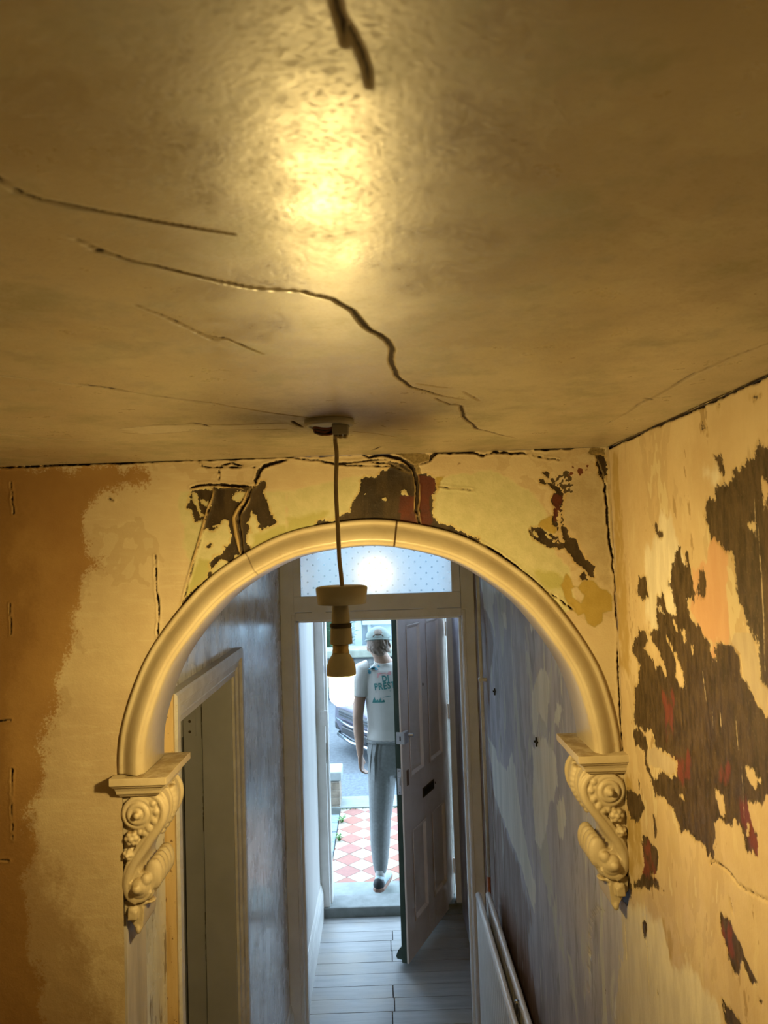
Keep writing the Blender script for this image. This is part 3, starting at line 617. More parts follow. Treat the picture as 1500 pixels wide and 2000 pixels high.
tag(box('wall_back', -1.15, XR + .1, -1.3, -1.2, 0, ZC, M['landing']), 'cream wall behind the landing', kind='structure')
tag(box('ceiling_light_block', -1.15, .70, -1.3, YD + .02, ZC + .012, ZC + .06, M['landing']), 'unseen slab above the ceiling, added to keep sky light out', kind='structure')  # added out of view to block sky light at the ceiling cracks
tag(box('wall_right_light_block', XR + .012, XR + .029, -1.3, YD + .02, 0, ZC + .012, M['landing']), 'unseen backing of the right wall, added to stop sky light leaking in', kind='structure')  # added behind the wall to block sky light at its top crack
M['room'] = plain('room_wall', (.35, .33, .31), .7, .1, 5, .1)
rm = MB().box(-2.6, -2.5, YB, 3.9, 0, ZC).box(-2.6, XL - .1, YB - .02, YB, 0, ZC).box(-2.6, XL - .1, 3.8, 3.9, 0, ZC).box(-2.6, XL - .1, YB, 3.9, ZC, ZC + .05).box(-2.6, -1.15, YB, 3.9, -.06, 0).build('wall_room_light_block', M['room'])  # unseen room box, added to keep sky light out of the hall
tag(rm, 'unseen walls of the room behind the left door, added to block sky light', kind='structure')
# crumbling plaster line above the door head
# architrave of the room door (profile swept up, across, down)
t = NT('architrave_paint'); n1 = t.noise(14, 6, .65, t.map((1, 1, 1))); n2 = t.noise(90, 5, .65)
cc = t.mix(t.step(n1, .4, .62), (.58, .56, .55), (.68, .67, .67)); cc = t.mix(t.math('MULTIPLY', t.step(n2, .64, .70), .7), cc, (.5, .38, .18))
M['architrave'] = t.fin(cc, .4, t.bump(n2, .2, .003))
t = NT('bare_pine'); n1 = t.noise(26, 6, .65, t.map((1, 1, .1))); n2 = t.noise(60, 5, .7)
cc = t.mix(t.step(n1, .35, .65), (.45, .29, .12), (.62, .46, .24)); cc = t.mix(t.step(n2, .62, .68), cc, (.12, .06, .03))
M['pine'] = t.fin(cc, .55, t.bump(n1, .2, .004))
tr = empty('trim_2', (XL, DY0, 0)); tag(tr, 'moulded grey architrave round the left room door, bare wood at its near edge', kind='structure')
AW = .085
apf = [(0, 0), (0, .026), (.006, .030), (.030, .030), (.034, .026), (.037, .026), (.041, .023), (.058, .020), (.062, .016), (.066, .017), (.070, .014), (AW, .012), (AW, 0)]   # (from outer edge, projection)
def arch_leg(name, mat):
    v = []; f = []; n = len(apf)
    path = [(DY0, 0, -1, 0), (DY0, DZ, -1, 1), (DY1, DZ, 1, 1), (DY1, 0, 1, 0)]
    segs = {'jamb': (0, 1), 'head': (1, 2), 'jamb2': (2, 3)}[name]
    for k in segs:
        y, z, sy, sz = path[k]
        for d, p in apf: v.append((XL + p, y + sy * (AW - d), z + sz * (AW - d)))
    f = [(i, i + 1, n + i + 1, n + i) for i in range(n - 1)] + [tuple(range(n)), tuple(range(n, 2 * n))]
    return mesh('architrave_head' if name == 'head' else 'architrave_jamb', v, f, mat, tr)
for nm in ('jamb', 'head', 'jamb2'): arch_leg(nm, M['architrave'])
box('bare_edge', XL - .002, XL + .024, DY0 - AW - .012, DY0 - AW, 0, DZ + AW, M['pine'], tr, .002)
tg = MB().box(XL - .16, XL, DY0 - .02, DY0, 0, DZ).box(XL - .16, XL, DY0 - .02, DY1 + .02, DZ, DZ + .02).build('jamb_lining', M['room_door'], tr)
box('jamb_lining', XL - .095, XL + .004, DY1 - .012, DY1 + .02, 0, DZ, M['room_door'], tr, .002)
box('jamb_rebate', XL - .16, XL - .093, DY1 + .004, DY1 + .03, 0, DZ, M['room_door'], tr)
# the room door, swung open into the room, and its hinge
dr = empty('door_2', (XL - .17, DY1, 0)); tag(dr, 'grey room door standing open behind the left architrave', kind='structure')
box('leaf', XL - .90, XL - .168, DY1 + .0, DY1 + .04, .01, 1.99, M['room_door'], dr, .003)
hz = atX(385, 1405, XL - .12)[2]
for hzz in (hz, .35):
    hg = box('hinge_plate', XL - .160, XL - .118, DY1 - .003, DY1 + .005, hzz - .05, hzz + .05, M['room_door'], dr, .001)
    MB().lathe([(.006, -.05), (.006, .05)], (XL - .166, DY1 - .006, hzz), 10).build('hinge_pin', M['room_door'], hg)
    for k in (-.034, 0, .034): MB().lathe([(.005, 0), (.004, -.001), (.002, -.0005)], (XL - .138, DY1 - .0028, hzz + k), 10, 'y').build('screw', M['old_brass'], hg)
# ------------------------------------------------------------------ baseboards
def skirting(name, pts, h, mat, face, label):
    """pts: two floor points; face: unit vector away from the wall"""
    pf = [(0, 0), (.02, 0), (.02, h * .70), (.017, h * .74), (.017, h * .80), (.011, h * .86), (.010, h * .93), (.004, h), (0, h)]
    v = []; n = len(pf)
    for p in pts:
        for d, z in pf: v.append((p[0] + face[0] * d, p[1] + face[1] * d, z))
    f = [(i, (i + 1) % n, n + (i + 1) % n, n + i) for i in range(n)] + [tuple(range(n)), tuple(range(n, 2 * n))]
    return tag(mesh(name, v, f, mat), label, kind='structure')
skirting('baseboard_left', [(XL, DY1 + AW, 0), (XL, YF, 0)], .20, M['white_paint'], (1, 0), 'white moulded skirting between the room door and the inner frame')
skirting('baseboard_near', [(XL, YB, 0), (XL, DY0 - AW - .012, 0)], .20, M['white_paint'], (1, 0), 'white skirting between the arch and the room door')
skirting('baseboard_porch', [(-.475, YF + .12, 0), (-.475, YD, 0)], .22, M['white_paint'], (1, 0), 'white skirting on the left of the porch')
skirting('baseboard_right', [(XR + .03, YF + .12, 0), (XR + .03, YD, 0)], .22, M['white_paint'], (-1, 0), 'white skirting behind the open front door')
# ------------------------------------------------------------------ inner frame with transom light
fr = empty('trim_3', (0, YF, 0)); tag(fr, 'grey painted inner door frame across the hall', kind='structure')
ox0, ox1 = -.4445, .393
box('post', XL, ox0, YF, YF + .10, 0, ZC, M['grey_paint'], fr, .003)
box('post', ox1, XR, YF, YF + .10, 0, ZC, M['grey_paint'], fr, .003)
box('rail', ox0, ox1, YF, YF + .10, 2.067, 2.108, M['grey_paint'], fr, .003)
box('head', ox0, ox1, YF, YF + .10, ZC - .04, ZC, M['grey_paint'], fr, .003)
for xx, sg in ((ox0, 1), (ox1, -1)):
    x0, x1 = sorted((xx, xx + sg * .012)); box('stop_bead', x0, x1, YF + .035, YF + .085, 0, 2.067, M['white_paint'], fr, .002)
    x0, x1 = sorted((xx - sg * .004, xx - sg * .020)); box('bead', x0, x1, YF - .008, YF, 0, 2.10, M['grey_paint'], fr, .003)
box('stop_bead', ox0, ox1, YF + .035, YF + .085, 2.055, 2.067, M['white_paint'], fr, .002)
wn = empty('window_1', (0, YF, 2.108)); tag(wn, 'transom light of frosted glass with small dots above the inner doorway', kind='structure')
sx0, sx1, gz0, gx0, gx1 = -.452, .391, 2.19, -.413, .3485
box('sash_rail', sx0, sx1, YF - .006, YF + .04, 2.110, gz0, M['grey_paint'], wn, .003)
box('sash_rail', sx0, sx1, YF - .006, YF + .04, 2.53, ZC - .04, M['grey_paint'], wn, .003)
box('sash_stile', sx0, gx0, YF - .006, YF + .04, gz0, 2.53, M['grey_paint'], wn, .003)
box('sash_stile', gx1, sx1, YF - .006, YF + .04, gz0, 2.53, M['grey_paint'], wn, .003)
for bx in (-.36, .20): box('hinge', bx, bx + .07, YF - .008, YF, 2.104, 2.113, M['grey_paint'], wn)
# frosted pane: etched all over except the clear dots
t = NT('frosted_glass'); v = t.co()
sep = t.n('ShaderNodeSeparateXYZ'); t.put(sep.inputs[0], v)
def frac(s, per, off=0.0): return t.math('SUBTRACT', t.math('FRACT', t.math('ADD', t.math('DIVIDE', s, per), off)), .5)
PX, PZ = .0575, .0575
def dots(ox, oz):
    a = t.math('MULTIPLY', frac(sep.outputs['X'], PX, ox), PX); b = t.math('MULTIPLY', frac(sep.outputs['Z'], PZ, oz), PZ)
    r = t.math('SQRT', t.math('ADD', t.math('MULTIPLY', a, a), t.math('MULTIPLY', b, b))); return t.math('SUBTRACT', 1.0, t.step(r, .0042, .0062))
dt = t.math('MAXIMUM', dots(.1, .2), dots(.6, .7))
t.b.inputs['Transmission Weight'].default_value = 1.0; t.b.inputs['IOR'].default_value = 1.45
t.put(t.b.inputs['Base Color'], t.mix(dt, (.98, .98, .97), (.62, .70, .74)))
t.put(t.b.inputs['Roughness'], t.mix(dt, (.42, .42, .42), (.22, .22, .22)))
tl = t.n('ShaderNodeBsdfTranslucent'); t.put(tl.inputs['Color'], t.mix(dt, (.98, .98, .97), (.55, .62, .66)))
gl = t.n('ShaderNodeBsdfGlossy'); gl.inputs['Roughness'].default_value = .17; gl.inputs['Color'].default_value = (1, 1, 1, 1)
m1 = t.n('ShaderNodeMixShader'); m1.inputs[0].default_value = .5; t.t.links.new(t.b.outputs[0], m1.inputs[1]); t.t.links.new(tl.outputs[0], m1.inputs[2])
m2 = t.n('ShaderNodeMixShader'); m2.inputs[0].default_value = .09; t.t.links.new(m1.outputs[0], m2.inputs[1]); t.t.links.new(gl.outputs[0], m2.inputs[2])
t.t.links.new(m2.outputs[0], t.out.inputs[0]); M['frosted'] = t.m
mesh('pane', [(gx0 - .004, YF + .016, gz0 - .004), (gx1 + .004, YF + .016, gz0 - .004), (gx1 + .004, YF + .016, 2.534), (gx0 - .004, YF + .016, 2.534)], [(0, 1, 2, 3)], M['frosted'], wn)
# ------------------------------------------------------------------ porch and front wall
M['porch'] = plain('porch_wall', (.78, .76, .74), .55, .06, 6, .1, stretch=(1, 1, .3))
wpl = MB().box(-.60, -.475, YF + .10, YD, 0, ZC).build('wall_porch', M['porch']); tag(wpl, 'pale left wall of the porch', kind='structure')
wpr = MB().box(XR + .03, .62, YF + .10, YD + .02, 0, ZC).build('wall_porch_right', plain('porch_shade_brown', (.30, .21, .15), .6, .25, 8, .1, stretch=(1, 1, .3))); tag(wpr, 'porch wall behind the open front door, its shadow painted in brown', kind='structure')  # brown stands in for the shadow on the right porch wall
tag(box('ceiling_porch_bounce', -.60, XR + .03, YF + .10, YD + .02, ZC - .012, ZC - .004, M['white_paint']), 'unseen white porch ceiling panel, added to brighten the transom glass', kind='structure')  # unseen white plane added to throw more light onto the transom glass
EX0, EX1, EZ = -.415, .425, 2.05
M['facade'] = plain('facade', (.5, .47, .43), .8, .15, 8, .2)
we = MB().box(-4, EX0 - .075, YD + .02, YD + .25, -.3, 5).box(EX1 + .075, 4, YD + .02, YD + .25, -.3, 5).box(EX0 - .075, EX1 + .075, YD + .02, YD + .25, ZC + .05, 5).build('wall_entrance', M['facade'])
tag(we, 'outer front wall around the entrance', kind='structure')
fd = empty('trim_4', (0, YD, 0)); tag(fd, 'white painted front door frame with fanlight opening above', kind='structure')
box('jamb', EX0 - .075, EX0, YD, YD + .16, 0, ZC, M['white_paint'], fd, .003)
box('jamb', EX1, EX1 + .075, YD, YD + .16, 0, ZC, M['white_paint'], fd, .003)
box('head', EX0, EX1, YD, YD + .16, EZ, EZ + .035, M['white_paint'], fd, .003)
box('head', EX0, EX1, YD, YD + .16, ZC - .03, ZC + .05, M['white_paint'], fd, .003)
box('stop', EX0, EX0 + .014, YD + .055, YD + .16, .06, EZ, M['white_paint'], fd, .002)
box('stop', EX1 - .03, EX1, YD + .13, YD + .16, .06, EZ, M['white_paint'], fd, .002)
for z, h in ((1.06, .13), (1.62, .05)):
    p = box('strike_plate', EX0 - .001, EX0 + .003, YD + .012, YD + .045, z - h / 2, z + h / 2, M['steel'] if h < .1 else M['old_brass'], fd, .001)
box('strike_box', EX0 - .03, EX0 + .02, YD - .022, YD + .0, 1.25, 1.35, M['white_paint'], fd, .004)
box('sill', EX0 - .08, EX1 + .08, YD - .018, YD + .17, -.06, .062, M['concrete'], fd, .008)
# ------------------------------------------------------------------ front door, open inwards
H0 = np.array([.412, 5.125]); H1 = np.array([.083, 4.397]); dl = np.linalg.norm(H1 - H0)
du = (H1 - H0) / dl; dn = np.array([-du[1], du[0]])     # dn points to the inside face
if dn[0] < 0: dn = -dn
DTH = .044
def D(u, n, z): q = H0 + du * u + dn * n; return (q[0], q[1], z)
door = empty('door_1', (H0[0], H0[1], 0)); tag(door, 'panelled front door standing open, pinkish white inside with dark green edge', kind='structure')
def dbox(name, u0, u1, n0, n1, z0, z1, mat, parent=None, bevel=0): return mesh(name, [D(u, n, z) for u in (u0, u1) for n in (n0, n1) for z in (z0, z1)], BOXF, mat, parent or door, False, bevel)
DB, DT = .03, 2.04
dbox('leaf', 0, dl, -DTH, -.012, DB, DT, M['green_paint'], None, .002)
dp = M['door_paint']
st_u = [(0, .115), (.355, .46), (dl - .115, dl)]
for a, b in st_u: dbox('stile', a, b if b < dl else dl - .0005, -.012, 0, DB, DT, dp, None, .002)
rails = [(DB, .215), (.745, 1.05), (1.955, DT)]
for k in range(2):
    a, b = st_u[k][1], st_u[k + 1][0]
    for z0, z1 in rails: dbox('rail', a, b, -.012, -.0005, z0, z1, dp, None, .001)
    for z0, z1 in ((.215, .745), (1.05, 1.955)):
        pn = dbox('panel', a, b, -.020, -.010, z0, z1, dp)
        v = []; f = []
        pr = [(0, .004), (.004, .007), (.012, .006), (.018, 0.0), (.026, -.009)]
        for d, h in pr: v += [D(a + d, h - .001, z0 + d), D(b - d, h - .001, z0 + d), D(b - d, h - .001, z1 - d), D(a + d, h - .001, z1 - d)]
        for i in range(len(pr) - 1):
            for q in range(4): f.append((i * 4 + q, i * 4 + (q + 1) % 4, i * 4 + 4 + (q + 1) % 4, i * 4 + 4 + q))
        mesh('moulding', v, f, dp, pn)
# furniture of the door
rl = dbox('rim_lock', dl - .060, dl + .004, -.034, .020, 1.275, 1.345, M['lock_grey'], None, .004)
dbox('key_slot', dl + .003, dl + .0055, -.012, -.004, 1.296, 1.322, M['black'], rl)
MB().lathe([(.012, 0), (.014, .012), (.010, .022), (.014, .030), (.010, .038)], D(dl - .085, .002, 1.31), 14, 'x').build('turn_knob', M['steel'], rl, True)
ep = dbox('edge_plate', dl - .001, dl + .002, -.035, -.010, .985, 1.135, M['lock_grey'], None, .001)
dbox('latch_bolt', dl, dl + .008, -.030, -.015, 1.04, 1.085, M['steel'], ep, .003)
for z in (.997, 1.122): MB().lathe([(.004, 0), (.003, .001)], D(dl + .003, -.022, z), 8, 'y').build('screw', M['old_brass'], ep)
dbox('lock_hole', dl - .085, dl - .055, .0, .003, 1.02, 1.11, plain('bare_patch', (.22, .14, .10), .6), None, .001)
lb = dbox('letter_flap', .30, .50, .0, .004, .875, .935, M['old_brass'], None, .002)
dbox('flap_slot', .312, .488, .003, .0055, .885, .925, M['black'], lb)
MB().lathe([(.008, 0), (.007, .004), (.003, .005)], D(.285, .003, .905), 10, 'x').build('screw', M['old_brass'], lb)
MB().lathe([(.009, 0), (.008, .006), (.004, .007)], D(.44, .000, 1.56), 10, 'x').build('spyhole', M['old_brass'])
bpy.data.objects['spyhole'].parent = door; bpy.data.objects['spyhole'].matrix_parent_inverse = Matrix.Translation(-door.location)
for z in (.27, 1.30, 1.86):
    MB().lathe([(.007, -.05), (.007, .05)], D(-.008, .006, z), 10).build('hinge', dp, door)
wbv = [(DB + .005, 0), (DB + .005, .038), (DB + .02, .045), (DB + .055, .030), (DB + .075, .012), (DB + .085, 0)]
MB().prism([(z, o) for z, o in wbv], lambda z, o: D(.03, -DTH - o, z), lambda z, o: D(dl - .02, -DTH - o, z)).build('weather_bar', M['green_paint'], door)
# ------------------------------------------------------------------ floor of whitewashed boards, running across
t = NT('whitewashed_board'); g = t.noise(10, 7, .68, t.map((.3, 3, 3))); g2 = t.noise(3.0, 5, .6); obn = t.n('ShaderNodeObjectInfo').outputs['Random']
col = t.mix(t.step(g, .3, .7), (.31, .32, .335), (.43, .44, .455)); col = t.mix(t.math('MULTIPLY', t.step(g2, .45, .65), .5), col, (.46, .41, .35))
col = t.mix(t.math('MULTIPLY', obn, .25), col, (.30, .28, .26))
col = t.mix(t.math('MULTIPLY', t.step(t.noise(70, 4, .7), .68, .72), .6), col, (.12, .09, .07))
M['board'] = t.fin(col, t.rng(g, .3, .7, .32, .52), t.bump(g, .15, .003))
fl = box('floor', -1.15, XR + .1, -1.3, YD, -.05, -.018, M['dark_gap']); tag(fl, 'whitewashed floorboards running across the hall', kind='structure')
y = YD - .02; k = 0; cutx = -.06
while y > 1.3:
    wd = .118 if k else .07
    y0 = y - wd
    xr = XR if not (YF + .1 < y) else XR + .03
    spans = [(XL - (.0 if y < YF else -.045), -.02 + .006 * (k % 3)), (-.017 + .006 * (k % 3), xr)] if k % 5 not in (0, 1) else [(XL - (.0 if y < YF else -.045), xr)]
    for x0, x1 in spans:
        box('floorboard', x0 + .001, x1 - .001, y0 + .0015, y - .001, -.018, random.uniform(-.0012, 0), M['board'], fl, .0012)
    y = y0; k += 1
box('floorboard', -1.05, XR, -1.2, 1.29, -.018, -.001, M['board'], fl)
# ------------------------------------------------------------------ radiator and pipe on the right wall
rd = empty('radiator', (.39, 2.6, 0)); tag(rd, 'white double panel radiator with rounded top rails on the right wall', 'radiator')
ry0, ry1, rz0, rz1 = 1.75, 3.317, .16, .90
for xx in (.3735, .4165):
    pm = MB(); n = 40
    # panel with shallow vertical flutes
    v = []; f = []
    cols = int((ry1 - ry0) / .0125)
    for i in range(cols + 1):
        yy = ry0 + (ry1 - ry0) * i / cols; o = .0028 if (i % 4) in (1, 2) else 0
        v += [(xx - .006 - o, yy, rz0), (xx - .006 - o, yy, rz1 - .01)]
    m_ = len(v)
    for i in range(cols + 1): yy = ry0 + (ry1 - ry0) * i / cols; v += [(xx + .006, yy, rz0), (xx + .006, yy, rz1 - .01)]
    for i in range(cols): a = 2 * i; f += [(a, a + 1, a + 3, a + 2), (m_ + a, m_ + a + 2, m_ + a + 3, m_ + a + 1), (a + 1, m_ + a + 1, m_ + a + 3, a + 3), (a, a + 2, m_ + a + 2, m_ + a)]
    f += [(0, m_, m_ + 1, 1), (2 * cols, 2 * cols + 1, m_ + 2 * cols + 1, m_ + 2 * cols)]
    pm.add(v, f); pp = pm.build('panel', M['radiator'], rd)
    for zz_, rr in ((rz1, .0125), (rz0, .0125)):
        tb = MB().tube([(xx, ry0, zz_)] + [(xx, ry0 + (ry1 - ry0) * q / 6, zz_) for q in range(1, 6)] + [(xx, ry1 - .008, zz_), (xx, ry1 - .002, zz_), (xx, ry1, zz_)], [rr] * 7 + [rr * .8, rr * .4], 16).build('top_rail' if zz_ == rz1 else 'bottom_rail', M['radiator'], rd, True)
for yy in (2.0, 3.1): box('bracket', .428, XR + .004, yy, yy + .03, .25, .8, M['steel'], rd)
vp = MB().lathe([(.006, 0), (.006, .03), (.008, .03), (.008, .04)], (.395, 2.50, rz1 - .01), 10, 'z').build('bleed_valve', M['steel'], rd, True)
pipe = empty('heating_pipe', (.43, 3.42, 0)); tag(pipe, 'thin vertical heating pipe beside the frame, bare copper at its foot', 'pipe')
ppx, ppy = .437, 3.42
MB().tube([(ppx, ppy, .93), (ppx, ppy, 1.6), (ppx, ppy, ZC)], .0085, 12).build('painted_pipe', M['pipe_paint'], pipe, True)
MB().tube([(ppx, ppy, .05), (ppx, ppy, .5), (ppx, ppy, .935)], .0075, 12).build('copper_pipe', M['copper'], pipe, True)
MB().tube([(ppx, ppy, .10), (ppx, ppy - .05, .10), (ppx - .01, ry1 + .006, .10)], .0075, 10).build('copper_elbow', M['copper'], pipe, True)
cl = MB().box(ppx - .013, XR + .003, ppy - .011, ppy + .011, 1.80, 1.815).build('clip', M['pipe_paint'], pipe, False, .002)
# small iron hooks on the lilac wall
for px, py, lab in ((1050, 1448, 'small black iron hook on the lilac wall near the right corbel'), (968, 1350, 'tiny black nail on the lilac wall beside the pipe')):
    p = atX(px, py, XR); mb = MB().tube([(XR + .004, p[1], p[2]), (XR - .012, p[1], p[2])], .0035, 8).tube([(XR - .003, p[1] - .014, p[2]), (XR - .003, p[1] + .014, p[2])], .003, 6).tube([(XR - .004, p[1], p[2] - .016), (XR - .004, p[1], p[2] + .012)], .003, 6)
    tag(mb.build('wall_hook', M['black']), lab, 'hook')
# ------------------------------------------------------------------ corbels
t = NT('corbel_paint'); n1 = t.noise(16, 5, .6); n2 = t.noise(120, 5, .65)
nor = t.n('ShaderNodeNewGeometry').outputs['Normal']; sp = t.n('ShaderNodeSeparateXYZ'); t.put(sp.inputs[0], nor)
cc = t.mix(t.step(n1, .35, .65), (.60, .50, .34), (.68, .58, .42))
dust = t.math('MULTIPLY', t.step(sp.outputs['Z'], .55, .95), t.step(t.noise(30, 5, .7), .40, .62))
cc = t.mix(t.math('MULTIPLY', dust, .8), cc, (.36, .25, .11))
M['corbel'] = t.fin(cc, .45, t.bump(n2, .22, .003), k=.72)
def corbel(side, label):
    """side -1: on the left wall, +1: on the right wall"""
    wx = XL if side < 0 else XR; zt = 1.991 if side < 0 else 2.004
    k = .0001927                                  # metres per unit of the tracing grid
    def U(a): return (a - 168) * k
    def Zv(b): return zt - (b - 300) * k
    yf = YA - .004
    def P(u, y, z): return (wx - side * u, y, z)
    root = empty('corbel', (wx, YA + .06, zt - .31)); tag(root, label, 'corbel', 'plaster scroll corbels under the arch')
    # shelf: moulded slab
    layers = [(0, .000), (.014, .000), (.016, .004), (.019, .006), (.021, .0105), (.028, .0145), (.034, .016), (.038, .022), (.041, .024)]
    v = []; f = []
    x1, y0, y1 = .096, YA - .030, YB + .022
    for d, ins in layers: v += [P(-.014 + ins * .5 if side < 0 else -.002, y0 + ins, zt - d), P(x1 - ins, y0 + ins, zt - d), P(x1 - ins, y1 - ins, zt - d), P(-.002, y1 - ins, zt - d), P(-.002, YA + .004, zt - d), P(-.014 + ins * .5 if side < 0 else -.002, YA + .002, zt - d)]
    n = 6
    for i in range(len(layers) - 1):
        for q in range(n): f.append((i * n + q, i * n + (q + 1) % n, i * n + n + (q + 1) % n, i * n + n + q))
    f += [tuple(range(n)), tuple(range((len(layers) - 1) * n, len(layers) * n))]
    sh = mesh('shelf', v, f, M['corbel'], root, False, .0012)
    # scroll body
    out = [(160,490),(540,485),(590,560),(608,660),(592,760),(540,860),(455,980),(375,1100),(322,1220),(330,1290),(400,1290),(450,1330),(468,1400),(440,1490),(370,1555),(290,1580),(215,1540),(160,1480)]
    out = [(p[0], p[1]) for p in catmull(out[1:-1], 4)]; out = [(160, 490)] + out + [(160, 1500)]
    mb = MB()
    mb.prism([(U(a), Zv(b)) for a, b in out], lambda u, z: P(u, yf + .010, z), lambda u, z: P(u, YB - .012, z))
    def sweep(pts, r, depth, sq=1.0):
        pts = catmull([(a, b) for a, b in pts], 6); n = len(pts)
        rr = r if isinstance(r, (list, tuple)) else None
        mb.tube([P(U(a), yf + depth, Zv(b)) for a, b in pts], [np.interp(i / (n - 1), np.linspace(0, 1, len(rr)), rr) if rr else r for i in range(n)], 10)
    # outer S band and its twin fillet
    S = [(250,520),(350,495),(450,510),(540,570),(583,660),(572,760),(520,850),(435,965),(350,1085),(270,1200),(215,1320),(205,1420),(240,1510),(310,1550),(385,1535),(435,1470)]
    sweep(S, [.0045, .006, .008, .0095, .010, .0095, .008, .006, .0045], .008)
    S2 = [(330,520),(430,545),(500,620),(520,710),(490,800),(400,930),(300,1060),(225,1180),(185,1300),(180,1420),(215,1520),(300,1580)]
    sweep(S2, .0042, .006)
    # upper volute: ring, inner ring and boss
    def ring(c, r, tr_, depth, a0=0, a1=360, n=40):
        mb.tube([P(U(c[0]) + r * math.cos(math.radians(a0 + (a1 - a0) * i / n)), yf + depth, Zv(c[1]) + r * math.sin(math.radians(a0 + (a1 - a0) * i / n))) for i in range(n + 1)], tr_, 10)
    ring((330, 690), .0265, .0062, .006); ring((335, 690), .0165, .0055, .001)
    mb.ball(P(U(338), yf + .004, Zv(690)), (.013, .012, .013)); mb.ball(P(U(335), yf - .008, Zv(695)), (.006, .007, .007))
    # leaf lobes between volute and band
    for a, b, r in ((480,600,.008),(510,680,.008),(490,770,.008),(440,840,.009),(395,885,.008),(350,880,.007)): mb.ball(P(U(a), yf + .006, Zv(b)), (r, .008, r))
    # rosettes against the wall
    for c, r, nn in (((265, 935), .0115, 6), ((225, 1095), .0085, 5)):
        for q in range(nn): an = 2 * math.pi * q / nn; mb.ball(P(U(c[0]) + r * .75 * math.cos(an), yf + .005, Zv(c[1]) + r * .75 * math.sin(an)), (r * .55, .010, r * .55))
        mb.ball(P(U(c[0]), yf + .001, Zv(c[1])), (r * .6, .009, r * .6))
    # lower volute boss
    mb.ball(P(U(335), yf + .006, Zv(1415)), (.017, .014, .017)); mb.ball(P(U(320), yf - .004, Zv(1420)), (.009, .009, .009)); ring((330, 1420), .0165, .004, .004, 150, 400)
    mb.ball(P(U(400), yf + .006, Zv(1350)), (.010, .010, .012))
    # acanthus mass on the face turned to the hall
    for q in range(5):
        yy = yf + .022 + q * .020
        mb.ball(P(U(425) + .006, yy, Zv(1330)), (.018, .013, .030)); mb.ball(P(U(390), yy, Zv(1480)), (.014, .012, .020))
    for q in range(7):
        fy = yf + .02 + q * .015; mb.ball(P(U(455), fy, Zv(1270)), (.012, .009, .013))
    # side fillets and the bead row down the curved outer face
    for yy in (yf + .012, YB - .014):
        mb.tube([P(U(a) + .001, yy, Zv(b)) for a, b in catmull([(540,495),(590,570),(606,660),(590,760),(538,862),(452,980),(372,1100)], 5)], .005, 8)
    for a, b in catmull([(585,560),(606,660),(592,755),(545,850),(470,960)], 2): mb.ball(P(U(a) + .001, (yf + YB) / 2, Zv(b)), (.009, .013, .0105))
    for yy in ((yf + YB) / 2 - .022, (yf + YB) / 2 + .022):
        mb.tube([P(U(a) + .001, yy, Zv(b)) for a, b in catmull([(560,510),(600,620),(600,720),(560,830),(470,960)], 5)], .004, 8)
    mb.remesh('scroll', M['corbel'], root, .0017, 3, .5)
    # drop leaf
    ml = MB()
    lf = [(165,1560),(300,1570),(345,1620),(365,1650),(355,1760),(345,1840),(320,1882),(290,1870),(250,1800),(215,1740),(165,1700)]
    ml.prism([(U(a), Zv(b)) for a, b in lf], lambda u, z: P(u, yf + .012, z), lambda u, z: P(u, YB - .035, z))
    ml.ball(P(U(255), yf + .010, Zv(1650)), (.010, .009, .008)); ml.prism([(U(210), Zv(1740)), (U(300), Zv(1740)), (U(310), Zv(1660)), (U(215), Zv(1660))], lambda u, z: P(u, yf + .002, z), lambda u, z: P(u, yf + .03, z))
    ml.ball(P(U(300), yf + .016, Zv(1850)), (.006, .008, .010)); ml.ball(P(U(400), yf + .03, Zv(1600)), (.012, .014, .005)); ml.ball(P(U(320), yf + .03, Zv(1600)), (.018, .02, .009))
    ml.remesh('drop_leaf', M['corbel'], root, .0017, 2, .5)
corbel(-1, 'cream plaster scroll corbel beside the room door, carrying the left foot of the arch')
corbel(1, 'cream plaster scroll corbel on the lilac wall, carrying the right foot of the arch')
# ------------------------------------------------------------------ pendant lamp
LX, LY = -.0615, 1.08
M['yellowed'] = plain('yellowed_plastic', (.30, .31, .34), .35, .06, 20, .03)
M['cord'] = plain('cord_grey', (.33, .28, .2), .6, .1, 60, .1)
M['wire_red'] = plain('wire_red', (.16, .05, .03), .5); M['wire_dark'] = plain('wire_dark', (.03, .025, .02), .5)
M['tube_base'] = plain('tube_base', (.40, .42, .45), .4, .04, 20, .02)
M['brass_cap'] = plain('cap_metal', (.35, .30, .22), .4, .1, 30, .05, .8)
lamp = empty('pendant_lamp', (LX, LY, ZC)); tag(lamp, 'bare compact fluorescent bulb on a grey cord from the ceiling, rose cover slipped down', 'lamp')
rx, ryy = atZ(643, 822, ZC)[:2]
ro = MB().lathe([(.034, 0), (.0365, -.001), (.0365, -.006), (.034, -.009), (.030, -.010), (.030, -.007), (0.0, -.007)], (rx, ryy, ZC + .001), 40).build('rose_base', M['yellowed'], lamp, True, .0006)
MB().box(rx + .004, rx + .028, ryy - .012, ryy + .006, ZC - .022, ZC - .006).build('terminal_block', M['yellowed'], ro, False, .002)
for q in range(3): MB().lathe([(.003, 0), (.0035, -.005), (.002, -.006)], (rx + .009 + q * .007, ryy - .006, ZC - .0215), 8).build('terminal_screw', M['brass_cap'], ro, True)
